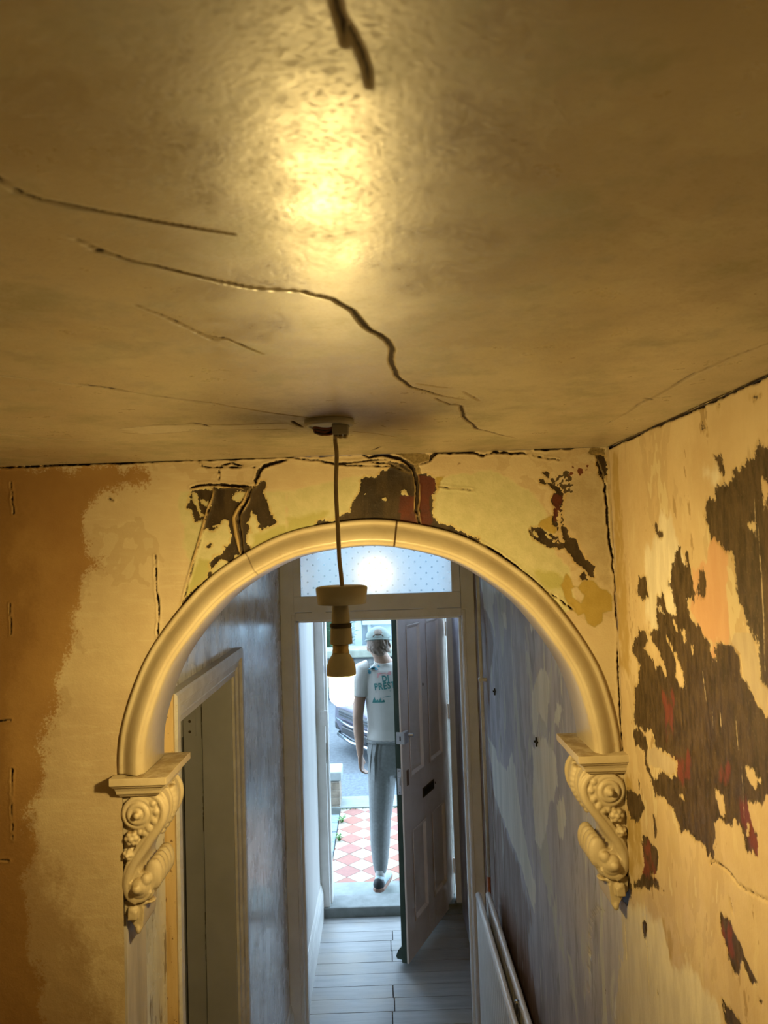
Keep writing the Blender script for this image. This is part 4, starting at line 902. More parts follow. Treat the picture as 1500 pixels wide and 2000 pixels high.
for q, (m, a) in enumerate((('wire_red', 0), ('wire_dark', 1.1), ('wire_red', 2.0), ('wire_dark', 3.0), ('wire_red', 3.9))):
    pts = catmull([(rx + .010, ryy - .004, ZC - .010), (rx - .004 - .001 * q, ryy - .016 + .004 * q, ZC - .014 - .0015 * q), (rx - .022, ryy - .010 + .005 * q, ZC - .011 - .001 * q), (rx - .016, ryy + .004 * math.cos(a), ZC - .018), (rx + .002, ryy - .008 + .003 * q, ZC - .021 + .001 * q), (rx + .012, ryy - .004, ZC - .014)], 5)
    MB().tube(pts, .0016, 6).build('wire', M[m], ro, True)
MB().tube([tuple(p) for p in catmull([(rx + .010, ryy, ZC - .012), (LX - .001, LY, ZC - .028), (LX + .0005, LY, ZC - .05), (LX - .002, LY, 2.50), (LX - .0005, LY, 2.43), (LX, LY, 2.40), (LX + .002, LY, 2.375), (LX + .003, LY, 2.355)], 6)], .0031, 10).build('cord', M['cord'], lamp, True)
LX += .002
MB().lathe([(.002, 2.3600), (.030, 2.3610), (.0365, 2.3595), (.0375, 2.357), (.0350, 2.335), (.0335, 2.3342), (.0325, 2.336), (.0330, 2.350), (.030, 2.354), (.004, 2.354)], (LX, LY, 0), 48, close=False).build('rose_cover', M['yellowed'], lamp, True)
LX -= .002
LXb = LX - .0005
lh = MB().lathe([(.0, 2.345), (.0055, 2.345), (.0055, 2.335), (.010, 2.334), (.0118, 2.331), (.0135, 2.309), (.0135, 2.307), (0, 2.307)], (LXb, LY, 0), 32).build('lampholder', M['yellowed'], lamp, True)
MB().lathe([(.0, 2.3075), (.0125, 2.3075), (.0158, 2.306), (.0158, 2.3045), (.0145, 2.304), (.0158, 2.3035), (.0158, 2.3015), (.0125, 2.301), (0, 2.301)], (LXb, LY, 0), 32).build('holder_ring', M['wire_dark'], lh, True)
MB().lathe([(.0, 2.301), (.0148, 2.301), (.0153, 2.299), (.0162, 2.279), (.0160, 2.2775), (.0150, 2.2775), (.0148, 2.285), (0, 2.286)], (LXb, LY, 0), 32).build('holder_skirt', M['yellowed'], lh, True)
bl = empty('bulb', (0, 0, 0)); bl.parent = lamp
bx_ = LX - .0018
MB().lathe([(.0, 2.288), (.0115, 2.288), (.0115, 2.270), (.0120, 2.268), (.0120, 2.264), (0, 2.264)], (bx_, LY, 0), 28).build('bayonet_cap', M['brass_cap'], bl, True)
MB().lathe([(.0, 2.2655), (.0118, 2.2655), (.0130, 2.262), (.0180, 2.254), (.0205, 2.247), (.0212, 2.240), (.0212, 2.234), (.0205, 2.2318), (.018, 2.2312), (0, 2.2312)], (bx_, LY, 0), 40).build('ballast_base', M['tube_base'], bl, True)
em = bpy.data.materials.new('lit_tube'); em.use_nodes = True; nt = em.node_tree; nt.nodes.clear()
e_ = nt.nodes.new('ShaderNodeEmission'); o_ = nt.nodes.new('ShaderNodeOutputMaterial'); e_.inputs[0].default_value = (*BULB_COLOR, 1); e_.inputs[1].default_value = BULB_STRENGTH; nt.links.new(e_.outputs[0], o_.inputs[0])
for an, zb in ((0.35, 2.1885), (2.45, 2.1905), (4.55, 2.190)):
    ca, sa = math.cos(an), math.sin(an); rad = .0098; cxx, cyy = bx_ + rad * ca, LY + rad * sa; tx, ty = -sa * .0068, ca * .0068
    up = [(cxx + tx, cyy + ty, 2.233 - q * (2.233 - zb - .012) / 4) for q in range(5)]
    arc = [(cxx + tx * math.cos(a), cyy + ty * math.cos(a), zb + .012 - .0068 * math.sin(a)) for a in np.linspace(.3, math.pi - .3, 7)]
    dn_ = [(cxx - tx, cyy - ty, p[2]) for p in reversed(up)]
    MB().tube(up + arc + dn_, .0056, 8).build('lit_tube', em, bl, True)
# ------------------------------------------------------------------ outside: step, tiled path, street
step = box('doorstep', -.80, .80, YD + .25, 5.56, -.25, .0, M['stone_step'], None, .01); tag(step, 'pale worn stone doorstep outside the threshold', 'step')
sl2 = box('trim_5', EX0 - .075, EX1 + .075, YD + .165, YD + .25, -.2, .02, M['stone_step'], None, .006); tag(sl2, 'stone threshold strip under the front door', kind='structure')
PZ0 = -.06; PY0, PY1, PX0, PX1 = 5.56, 7.28, -.47, .80
t = NT('cream_tile'); n1 = t.noise(14, 5, .6); ob = t.n('ShaderNodeObjectInfo').outputs['Random']
M['tile_cream'] = t.fin(t.mix(t.math('MULTIPLY', ob, .5), t.mix(t.step(n1, .3, .7), (.235, .205, .165), (.285, .25, .20)), (.225, .18, .145)), .7, t.bump(n1, .1, .004))
t = NT('red_tile'); n1 = t.noise(16, 5, .6); ob = t.n('ShaderNodeObjectInfo').outputs['Random']
M['tile_red'] = t.fin(t.mix(t.math('MULTIPLY', ob, .45), t.mix(t.step(n1, .3, .7), (.18, .08, .068), (.215, .098, .08)), (.24, .085, .045)), .7, t.bump(n1, .1, .004))
path = box('garden_path', PX0, PX1, PY0, PY1, -.25, PZ0 - .012, M['soil']); tag(path, 'diagonal red and cream tiled front path', kind='structure')
ts = .1535; hd = ts / math.sqrt(2)           # half diagonal
def clip_poly(poly, x0, x1, y0, y1):
    for ax, lim, sg in ((0, x0, 1), (0, x1, -1), (1, y0, 1), (1, y1, -1)):
        outp = []
        for i in range(len(poly)):
            a, b = poly[i], poly[(i + 1) % len(poly)]; da, db = sg * (a[ax] - lim), sg * (b[ax] - lim)
            if da >= 0: outp.append(a)
            if da * db < 0: q = da / (da - db); outp.append((a[0] + (b[0] - a[0]) * q, a[1] + (b[1] - a[1]) * q))
        poly = outp
        if len(poly) < 3: return []
    return poly
for i in range(-1, 14):
    for j in range(-1, 18):
        cx_, cy_ = PX0 + .02 + i * hd, PY0 + j * hd
        if (i + j) % 2: continue
        g = hd - .003
        pl = clip_poly([(cx_ - g, cy_), (cx_, cy_ - g), (cx_ + g, cy_), (cx_, cy_ + g)], PX0 + .002, PX1, PY0 + .002, PY1 - .002)
        if len(pl) < 3: continue
        zt_ = PZ0 + random.uniform(-.001, .001); col_ = M['tile_red'] if i % 2 else M['tile_cream']
        MB().prism(pl, lambda u, v: (u, v, zt_), lambda u, v: (u, v, PZ0 - .012)).build('tile', col_, path)
# path edging blocks on the left and the bed beyond
ed = box('garden_bed', -3.5, PX0 - .10, 5.30, 7.28, -.3, -.10, M['soil']); tag(ed, 'bare soil of the small front garden', kind='structure')
M['edging'] = pout('blue_brick', (.20, .27, .32), .7, .2, 20, .2)
kb = empty('path_edging', (PX0 - .05, 6.4, -.1)); tag(kb, 'row of blue edging bricks along the left of the path', 'edging')
yy = 5.60
while yy < 7.0:
    ln = random.uniform(.20, .23); box('brick', PX0 - .095, PX0 - .004, yy, yy + ln - .006, -.2, PZ0 + .012 + random.uniform(-.006, .004), M['edging'], kb, .006); yy += ln
# pavement, kerb, road
tag(box('pavement_slab', -6, 6, 7.28, 7.60, -.3, -.045, M['stone_step'], None, .006), 'pale stone slab at the end of the path', kind='structure')
tag(box('pavement', -14, 14, 7.60, 8.45, -.3, -.07, M['pavement']), 'dark blue grey pavement', kind='structure')
tag(box('road', -30, 30, 8.45, 13.0, -.4, -.15, M['asphalt']), 'grey asphalt road', kind='structure')
# brick gate pier
M['pier_brick'] = pout('pier_brick', (.30, .26, .21), .85, .25, 14, .3); M['pier_cap'] = pout('pier_cap', (.32, .38, .40), .8, .1, 12, .15); M['mortar'] = pout('mortar', (.45, .42, .37), .9)
gp = empty('gate_pier', (-.62, 7.35, -.1)); tag(gp, 'short brick gate pier with pale coping left of the path end', 'pier')
gx0_, gx1_, gy0_, gy1_ = -.80, -.475, 7.30, 7.56; gtop = atY(660, 1525, 7.30)[2]
box('mortar_core', gx0_ + .006, gx1_ - .006, gy0_ + .006, gy1_ - .006, -.12, gtop - .01, M['mortar'], gp)
zc_ = -.10; r_ = 0
while zc_ < gtop - .03:
    h_ = min(.072, gtop - zc_); cut = gx0_ + (.11 if r_ % 2 else .21)
    for xa, xb in ((gx0_, cut - .005), (cut + .005, gx1_)): box('brick', xa, xb, gy0_, gy1_, zc_, zc_ + h_ - .008, M['pier_brick'], gp, .004)
    zc_ += h_; r_ += 1
box('coping', gx0_ - .02, gx1_ + .02, gy0_ - .02, gy1_ + .02, gtop, gtop + .09, M['pier_cap'], gp, .012)
# leaves
M['leaf'] = pout('leaf_green', (.09, .26, .05), .5, .35, 30, .05); M['leaf_dark'] = pout('leaf_dark', (.08, .17, .09), .6, .4, 20, .05)
def plant(name, base, n, size, spread, height, mat, label, cat, group=None, stem=True):
    root = empty(name, base); tag(root, label, cat, group)
    mb = MB(); ms = MB()
    for q in range(n):
        a = random.uniform(0, 6.28); rr = spread * math.sqrt(random.random()); h = height * (.25 + .75 * random.random())
        c = Vector((base[0] + rr * math.cos(a), base[1] + rr * math.sin(a), base[2] + h)); d = Vector((math.cos(a), math.sin(a), random.uniform(-.2, .8))).normalized()
        s = d.cross(Vector((0, 0, 1))).normalized(); sz = size * random.uniform(.6, 1.2); up = Vector((0, 0, .12 * sz))
        mb.add([c, c + d * sz * .45 + s * sz * .3 + up, c + d * sz, c + d * sz * .45 - s * sz * .3 + up, c + d * sz * .45], [(0, 1, 4), (0, 4, 3), (1, 2, 4), (4, 2, 3)])
        ms.tube([(base[0] + rr * .3 * math.cos(a), base[1] + rr * .3 * math.sin(a), base[2] - .01), tuple(c)], .0018, 4)
    o = mb.build('leaves', mat, root); o['kind'] = 'stuff'
    if stem: ms.build('stems', mat, root)
plant('weed', (-.63, 7.19, -.10), 34, .055, .05, .14, M['leaf'], 'bright green weed growing at the foot of the gate pier', 'plant')
plant('weed', (-.44, 6.93, PZ0), 20, .03, .02, .05, M['leaf'], 'small low weed between edging and tiles near the path end', 'plant')
plant('weed', (-.44, 6.50, PZ0), 22, .028, .02, .05, M['leaf'], 'low green weed in the joint beside the red tiles', 'plant')
plant('weed', (-.44, 5.60, PZ0), 16, .025, .02, .04, M['leaf'], 'tuft of weed in the corner of doorstep and path', 'plant')
moss = MB()
for q in range(160):
    a = random.uniform(0, 6.28); p = (random.uniform(PX0, PX1), 7.265 + random.uniform(-.02, .012), PZ0); s_ = random.uniform(.008, .02)
    moss.add([p, (p[0] + s_ * math.cos(a), p[1] + s_ * .4, p[2] + s_ * .7), (p[0] + s_ * math.cos(a + 1), p[1] - s_ * .3, p[2] + s_ * .8)], [(0, 1, 2)])
tag(moss.build('moss_strip', M['leaf_dark']), 'thin strip of moss along the far edge of the tiles', 'moss', kind='stuff')
# ------------------------------------------------------------------ opposite side of the street
M['wall_stone'] = pout('wall_stone', (.18, .20, .20), .85, .25, 10, .3); M['coping'] = pout('coping_stone', (.26, .29, .24), .8, .2, 8, .2)
M['render'] = pout('pale_render', (.44, .54, .60), .7, .06, 4, .05); M['window_blue'] = pout('window_blue', (.06, .16, .26), .25, .15, 3, .02); M['sill'] = pout('sill_paint', (.36, .44, .46), .6, .05, 5, .05)
tag(box('far_pavement', -30, 30, 13.0, 14.4, -.4, -.06, M['pavement']), 'far pavement across the road', kind='structure')
gw = empty('garden_wall', (0, 13.2, 0)); tag(gw, 'low stone garden wall with green stained coping across the road', 'wall')
wt = atY(700, 1284, 13.1)[2]; ct = atY(700, 1268, 13.05)[2]
zz_ = -.08; r_ = 0
nrow = 5; hh_ = (wt - zz_) / nrow
for r_ in range(nrow):
    xx = -4.0 - .25 * (r_ % 2)
    while xx < 4.0:
        ln = random.uniform(.35, .6); box('stone', xx + .006, xx + ln - .006, 13.1 + random.uniform(0, .015), 13.4, zz_ + .005, zz_ + hh_ - .005, M['wall_stone'], gw, .01); xx += ln
    zz_ += hh_
box('mortar_core', -4.2, 4.2, 13.13, 13.38, -.08, wt, M['mortar'], gw)
box('coping', -4.25, 4.35, 13.03, 13.46, wt, ct, M['coping'], gw, .02)
hs = empty('house', (0, 16.0, -.1)); tag(hs, 'pale blue rendered house with tall window across the road', 'house')
box('facade', -7, 7, 16.2, 16.6, -.1, 5.6, M['render'], hs)
box('ground_floor', -7, 7, 15.9, 16.2, -.1, atY(700, 1262, 15.9)[2] - .02, M['render'], hs)
for wxp, wx1 in ((721, 755), (800, 840)):
    xa, xb = atY(wxp, 1230, 16.1)[0], atY(wx1, 1230, 16.1)[0]; zb = .95
    wnd = empty('window', (xa, 16.1, zb)); wnd.parent = hs; wnd.location = (xa, .1, zb + .1)
    box('pane', xa, xb, 16.14, 16.21, zb, 3.0, M['window_blue'], wnd)
    box('frame_side', xa - .09, xa, 16.08, 16.2, zb, 3.05, M['sill'], wnd, .01); box('frame_side', xb, xb + .09, 16.08, 16.2, zb, 3.05, M['sill'], wnd, .01)
    box('frame_head', xa - .12, xb + .12, 16.06, 16.2, 3.05, 3.2, M['sill'], wnd, .01); box('glazing_bar', (xa + xb) / 2 - .025, (xa + xb) / 2 + .025, 16.10, 16.15, zb, 3.05, M['sill'], wnd)
    box('sill', xa - .14, xb + .14, 15.98, 16.2, zb - .12, zb, M['sill'], wnd, .01)
for xx in (-.62, -.15): box('pilaster', atY(692, 1230, 16)[0] + xx * .0 + (0 if xx < -.5 else .28), atY(692, 1230, 16)[0] + (.16 if xx < -.5 else .36), 16.08, 16.2, -.1, 5.6, M['sill'], hs, .01)
plant('hedge_shrub', (-1.15, 14.35, .0), 900, .12, .62, 2.3, M['leaf_dark'], 'leafy shrub behind the garden wall across the road', 'shrub')
# ------------------------------------------------------------------ parked car facing the house
M['car_paint'] = pout('car_paint', (.16, .155, .21), .28, .04, 4, .01, .5, spec=.6); M['car_glass'] = pout('car_glass', (.10, .13, .17), .08, .03, 3, 0, spec=.7)
M['car_dark'] = pout('car_dark', (.02, .022, .025), .5); M['car_lamp'] = pout('car_lamp', (.55, .68, .70), .15, .1, 20, .02, .2, spec=.8); M['rubber'] = pout('tyre_rubber', (.018, .018, .02), .7); M['chrome'] = pout('chrome', (.5, .55, .58), .15, .05, 10, 0, 1.0)
CX0, CYN = .40, 9.0                          # centre line and nose of the car
car = empty('car', (CX0, CYN + 2.0, -.15)); tag(car, 'dark purple grey car parked nose on beyond the path', 'car')
gz = -.15
def carring(y, hw, z0, z1, round_=.10, top=.8):
    """one cross-section, half width hw"""
    pts = [(-hw * .90, z0), (-hw, z0 + .14), (-hw, (z0 + z1) / 2), (-hw * .97, z1 - round_), (-hw * .88, z1 - round_ * .3), (-hw * top * .6, z1 + .01), (0, z1 + .02)]
    pts = pts + [(-a, b) for a, b in reversed(pts[:-1])]
    return [(CX0 + a, CYN + y, gz + b) for a, b in pts]
def carloft(name, secs, mat, parent):
    v = []; n = len(secs[0]); f = []
    for s_ in secs: v += s_
    for i in range(len(secs) - 1):
        for k in range(n): f.append((i * n + k, i * n + (k + 1) % n, (i + 1) * n + (k + 1) % n, (i + 1) * n + k))
    f += [tuple(range(n)), tuple(range((len(secs) - 1) * n, len(secs) * n))]
    o = mesh(name, v, f, mat, parent, True); m_ = o.modifiers.new('sub', 'SUBSURF'); m_.levels = 1; m_.render_levels = 2; return o
body = carloft('body', [carring(0, .55, .24, .60), carring(.05, .72, .20, .68), carring(.25, .84, .18, .76), carring(.6, .88, .18, .84), carring(1.15, .89, .18, .93), carring(1.5, .89, .18, .95), carring(3.0, .89, .18, .95), carring(3.9, .86, .20, .95), carring(4.15, .75, .24, .85)], M['car_paint'], car)
def cab(y, hw, z, hw2, z2): return [(CX0 + a, CYN + y, gz + b) for a, b in [(-hw, z), (-hw2, z2 - .08), (-hw2 * .8, z2), (0, z2 + .02), (hw2 * .8, z2), (hw2, z2 - .08), (hw, z), (0, z)]]
carloft('cabin', [cab(1.2, .80, .90, .78, .98), cab(1.5, .82, .90, .72, 1.20), cab(2.0, .82, .90, .66, 1.46), cab(2.7, .82, .90, .66, 1.48), cab(3.5, .80, .90, .66, 1.40), cab(3.95, .76, .88, .66, 1.05)], M['car_glass'], car)
rf = MB().box(CX0 - .60, CX0 + .60, CYN + 1.95, CYN + 3.4, gz + 1.455, gz + 1.50).build('roof', M['car_paint'], car, False, .03)
for s_ in (-1, 1):
    MB().tube([(CX0 + s_ * .76, CYN + 1.15, gz + .92), (CX0 + s_ * .64, CYN + 1.98, gz + 1.46)], .03, 8).build('windscreen_pillar', M['car_paint'], car, True)
    lampm = MB().ball((CX0 + s_ * .66, CYN + .20, gz + .655), (.20, .14, .075), 18, 10).build('headlamp', M['car_lamp'], car, True)
    MB().ball((CX0 + s_ * .62, CYN + .10, gz + .65), (.05, .04, .045), 12, 8).build('lens', M['chrome'], lampm, True); MB().ball((CX0 + s_ * .75, CYN + .17, gz + .66), (.035, .05, .035), 12, 8).build('indicator', M['car_dark'], lampm, True)
    for wy in (.85, 3.35):
        wh = MB().lathe([(.20, -.10), (.30, -.10), (.325, -.07), (.325, .07), (.30, .10), (.20, .10)], (CX0 + s_ * .79, CYN + wy, gz + .325), 28, 'x').build('wheel', M['rubber'], car, True)
        MB().lathe([(.0, .105), (.18, .10), (.20, .09), (.20, -.09), (0, -.09)], (CX0 + s_ * .79, CYN + wy, gz + .325), 24, 'x').build('hub_cap', M['chrome'], wh, True)
    MB().box(CX0 + s_ * .52 - .12, CX0 + s_ * .52 + .12, CYN + .02, CYN + .2, gz + .26, gz + .38).build('air_intake', M['car_dark'], car, False, .03)
    MB().ball((CX0 + s_ * .98, CYN + 1.5, gz + 1.0), (.10, .05, .07), 12, 8).build('wing_mirror', M['car_paint'], car, True)
gr = MB().box(CX0 - .42, CX0 + .42, CYN - .02, CYN + .1, gz + .46, gz + .56).build('grille', M['car_dark'], car, False, .02)
for k in range(3): MB().box(CX0 - .42, CX0 + .42, CYN - .028, CYN - .018, gz + .475 + k * .03, gz + .483 + k * .03).build('grille_bar', M['chrome'], gr)
MB().box(CX0 - .36, CX0 + .36, CYN - .015, CYN + .1, gz + .26, gz + .36).build('lower_grille', M['car_dark'], car, False, .02)
MB().tube([(CX0 - .78, CYN + .22, gz + .23), (CX0 - .5, CYN + .02, gz + .215), (CX0, CYN - .03, gz + .21), (CX0 + .5, CYN + .02, gz + .215), (CX0 + .78, CYN + .22, gz + .23)], .028, 10).build('bumper_lip', M['chrome'], car, True)
MB().tube([(CX0 - .70, CYN + .10, gz + .42), (CX0 - .5, CYN - .0, gz + .41), (CX0, CYN - .045, gz + .41), (CX0 + .5, CYN - .0, gz + .41), (CX0 + .70, CYN + .10, gz + .42)], .018, 8).build('bumper_strip', M['chrome'], car, True)
car.location = (1.36, 10.2, -.15); car.rotation_euler = (0, 0, math.radians(-62))
# ------------------------------------------------------------------ person stepping out
PYb = 5.38
def J(px, py, dy=0.0): return Vector(atY(px, py, PYb + dy))
per = empty('person', (-.01, 5.36, 0)); tag(per, 'person in white printed t-shirt, grey joggers and cap worn backwards, walking out of the door', 'person')
M['skin'] = pout('skin', (.45, .28, .20), .5, .06, 20, .03); M['tee'] = pout('white_cotton', (.70, .69, .66), .8, .04, 8, .12); M['jog'] = pout('grey_jersey', (.30, .32, .325), .85, .10, 60, .12)
M['hair'] = pout('brown_hair', (.17, .115, .08), .6, .35, 60, .3, stretch=(1, 1, .25)); M['cap'] = pout('cap_grey_green', (.26, .33, .31), .8, .1, 30, .15); M['sock'] = pout('white_sock', (.7, .72, .72), .85)
M['shoe_blue'] = pout('shoe_pale', (.45, .60, .64), .6, .1); M['shoe_dark'] = pout('shoe_dark', (.025, .03, .035), .6); M['sole'] = pout('gum_sole', (.34, .19, .14), .6)
X1, Y1, Z1 = Vector((1, 0, 0)), Vector((0, 1, 0)), Vector((0, 0, 1))
def limb(mb, pts, seg=16, flat=1.0):
    """pts: (centre, radius)"""
    rings = []; n = len(pts)
    for i, (c, r) in enumerate(pts):
        tn = (pts[min(i + 1, n - 1)][0] - pts[max(i - 1, 0)][0]).normalized()
        a = Y1.cross(tn); a.normalize(); b = tn.cross(a)
        rings.append((c, a * r, b * r * flat))
    mb.rings(rings, seg)
hd_ = J(739, 1257); neck0 = J(743, 1280); neck1 = J(750, 1296, .01); sh_c = J(756, 1306, .02); chest = J(758, 1345, .02); waist = J(761, 1425, .01); hips = J(763, 1462, .0)
shL = J(706, 1309, .0); elL = J(699, 1402, -.02); wrL = J(704, 1474, .03)
shR = J(807, 1304, .03); elR = J(818, 1398, .03); wrR = J(816, 1468, .13)
hipL = J(741, 1470); knL = J(742, 1590, .03); anL = J(743, 1712, -.06)
hipR = J(787, 1468, .02); knR = Vector((.17, 5.62, .50)); anR = Vector((.20, 5.80, .06))
body = MB()
# head: skull, jaw, nose, ears
body.ball(hd_, (.076, .094, .105), 24, 16); body.ball(hd_ + Vector((0, .035, -.055)), (.058, .062, .062), 18, 12); body.ball(hd_ + Vector((0, .098, -.03)), (.013, .018, .022)); body.ball(hd_ + Vector((0, .088, -.066)), (.026, .014, .010))
for s_ in (-1, 1):
    body.ball(hd_ + Vector((s_ * .077, .0, -.022)), (.010, .020, .031)); body.ball(hd_ + Vector((s_ * .030, .084, -.005)), (.014, .010, .008))
limb(body, [(hd_ + Vector((0, -.01, -.05)), .050), (neck0, .054), (neck1, .064), (sh_c, .09)])
body.rings([(sh_c + Z1 * .02, X1 * .10, Y1 * .06), (sh_c - Z1 * .01, X1 * .17, Y1 * .08), (chest, X1 * .155, Y1 * .098), (J(760, 1390), X1 * .145, Y1 * .088), (waist, X1 * .14, Y1 * .088), (hips, X1 * .155, Y1 * .10), (J(764, 1485), X1 * .14, Y1 * .09)], 24)
def arm(sh, el, wr, side):
    mid = (sh + el) / 2; fm = el * .65 + wr * .35
    limb(body, [(sh + Vector((-side * .03, 0, .0)), .052), (sh, .056), (sh * .75 + el * .25, .050), (mid, .046), (el, .038), (fm, .039), (wr * .75 + el * .25, .030), (wr, .024)])
    # hand: palm, four curled fingers, thumb
    d = (wr - el).normalized(); out = Vector((-side, 0, 0)); fw = Vector((side * .25, .85, 0)).normalized()
    palm = wr + d * .05
    limb(body, [(wr, .024), (wr + d * .02, .028), (palm, .034), (palm + d * .035, .032)], 14, .55) if False else body.rings([(wr, fw * .024, X1 * .019), (wr + d * .025, fw * .032, X1 * .017), (palm + d * .01, fw * .040, X1 * .016), (palm + d * .042, fw * .038, X1 * .013)], 14)
    for q, ln in enumerate((.070, .078, .072, .056)):
        off = fw * (.028 - .019 * q); p0 = palm + d * .036 + off; inw = X1 * side
        p1 = p0 + d * ln * .42 + inw * .004; p2 = p1 + d * ln * .26 + inw * ln * .22; p3 = p2 + d * ln * .08 + inw * ln * .30
        body.tube([p0 - d * .012, p0, p1, p2, p3], [.009, .009, .0085, .0080, .0070], 10)
    b0 = wr + d * .025 + fw * .026; body.tube([b0 - fw * .008, b0 + fw * .012 + d * .012, b0 + fw * .020 + d * .036 + X1 * side * .008, b0 + fw * .016 + d * .058 + X1 * side * .014], [.012, .011, .0095, .008], 10)
arm(shL, elL, wrL, 1); arm(shR, elR, wrR, -1)
def leg(hp, kn, an, ft):
    limb(body, [(hp, .075), ((hp + kn) / 2, .062), (kn, .047), (kn * .7 + an * .3, .046), (kn * .3 + an * .7, .034), (an, .030), (an - Z1 * .045 + ft * .01, .032)])
    body.rings([(an - Z1 * .05 - ft * .035, X1 * .026, Z1 * .022), (an - Z1 * .05 + ft * .04, X1 * .032, Z1 * .026), (an - Z1 * .06 + ft * .12, X1 * .038, Z1 * .016), (an - Z1 * .062 + ft * .17, X1 * .030, Z1 * .010)], 14)
ftL = Vector((.25, .97, 0)).normalized(); ftR = Vector((.05, 1, 0)).normalized()
leg(hipL, knL, anL, ftL); leg(hipR, knR, anR, ftR)
bo = body.remesh('body', M['skin'], per, .0065, 3, .4)
# hair and cap
hm = MB(); hm.ball(hd_ + Vector((0, -.012, .016)), (.083, .094, .098), 24, 16); hm.ball(hd_ + Vector((.004, -.062, -.028)), (.056, .036, .048), 18, 12); hm.ball(hd_ + Vector((.01, -.05, -.055)), (.040, .032, .030), 14, 10)
for q in range(60):
    a = random.uniform(-1.2, 1.2); z0 = random.uniform(-.03, .05); p0 = hd_ + Vector((.078 * math.sin(a), -.012 - .094 * math.cos(a), z0)); hm.tube([p0, p0 + Vector((.012, -.004 * math.cos(a), -.02)), p0 + Vector((.022, .004, -.042))], [.005, .006, .002], 6)
hr = hm.remesh('hair', M['hair'], per, .005, 2, .4)
# keep the face clear: hair only from the crown backwards
bm = bmesh.new(); bm.from_mesh(hr.data); bmesh.ops.delete(bm, geom=[v for v in bm.verts if v.co.y > hd_.y + .055 and v.co.z < hd_.z + .05], context='VERTS'); bm.to_mesh(hr.data); bm.free()
cm = MB(); rows = []
for i in range(9):
    th = i / 8 * 1.32
    rows.append((hd_ + Vector((0, -.006, .028 + .092 * math.cos(th))), Vector((.093 * math.sin(th) + .001, 0, .0)), Vector((0, .104 * math.sin(th) + .001, .018 * math.sin(th)))))
cm.rings(rows, 28)
cp_ = cm.build('cap', M['cap'], per, True)
sld = [hd_ + Vector((.0915 * math.sin(a), -.006 - .104 * math.cos(a), .047 + .020 * math.sin(math.pi / 2 - abs(a)) - .022)) for a in np.linspace(-1.6, 1.6, 17)]
MB().tube(sld, .0055, 8).build('cap_band', M['cap'], cp_, True)
MB().tube([hd_ + Vector((.036 * math.sin(a), -.098 - .004 * math.cos(a), .058 + .022 * math.cos(a))) for a in np.linspace(-1.5, 1.5, 11)], .004, 6).build('strap_gap', M['hair'], cp_, True)
# t-shirt
tm = MB()
tm.rings([(neck1 + Vector((0, 0, .012)), X1 * .068, Y1 * .062), (sh_c + Z1 * .020, X1 * .110, Y1 * .078), (sh_c - Z1 * .005, X1 * .178, Y1 * .094), (J(757, 1330, .02), X1 * .176, Y1 * .112), (J(758, 1352, .02), X1 * .170, Y1 * .115), (J(760, 1390, .015), X1 * .160, Y1 * .106), (J(762, 1420, .01), X1 * .162, Y1 * .108), (J(763, 1441, .0), X1 * .172, Y1 * .116)], 32)
for sh, el, sd in ((shL, elL, 1), (shR, elR, -1)):
    e = sh * .46 + el * .54; limb(tm, [(sh + Vector((sd * .05, .01, .012)), .064), (sh + Vector((sd * .012, 0, .006)), .066), (sh * .8 + el * .2, .064), (sh * .6 + el * .4, .062), (e, .063)])
tee = tm.remesh('t_shirt', M['tee'], per, .0065, 5, .5)
MB().tube([neck1 + Vector((.067 * math.cos(a), .061 * math.sin(a), .016 + .012 * math.sin(a))) for a in np.linspace(0, 2 * math.pi, 29)], .006, 8).build('collar', M['tee'], tee, True)
# joggers
jm = MB()
jm.rings([(J(762, 1428), X1 * .150, Y1 * .10), (J(763, 1442), X1 * .163, Y1 * .112), (J(763, 1465), X1 * .170, Y1 * .122), (J(764, 1490), X1 * .160, Y1 * .116), (J(764, 1508), X1 * .120, Y1 * .09)], 28)
limb(jm, [(J(747, 1475), .095), (J(746.5, 1500), .102), (J(746, 1525), .099), (J(745, 1555), .091), (J(743, 1600, .02), .077), (J(742.5, 1650, .0), .069), (J(743, 1688, -.04), .053), (J(743, 1706, -.06), .038)], 20)
limb(jm, [(J(784, 1475, .02), .095), (J(786, 1500, .03), .10), (hipR * .6 + knR * .4, .088), (knR, .074), (knR * .4 + anR * .6, .064), (anR + Z1 * .07, .050), (anR + Z1 * .03, .042)], 20)
# soft vertical folds
for q in range(5):
    x = 724 + q * 8; jm.tube([J(x + 4, 1448, -.105), J(x, 1480, -.105), J(x - 2 + q * 2, 1530, -.085)], [.004, .009, .003], 8)
jo = jm.remesh('joggers', M['jog'], per, .0065, 3, .5)
MB().rings([(J(761, 1440.5), X1 * .168, Y1 * .117), (J(761, 1444), X1 * .170, Y1 * .119), (J(761, 1447), X1 * .168, Y1 * .117)], 28).build('waistband', M['jog'], jo, True)
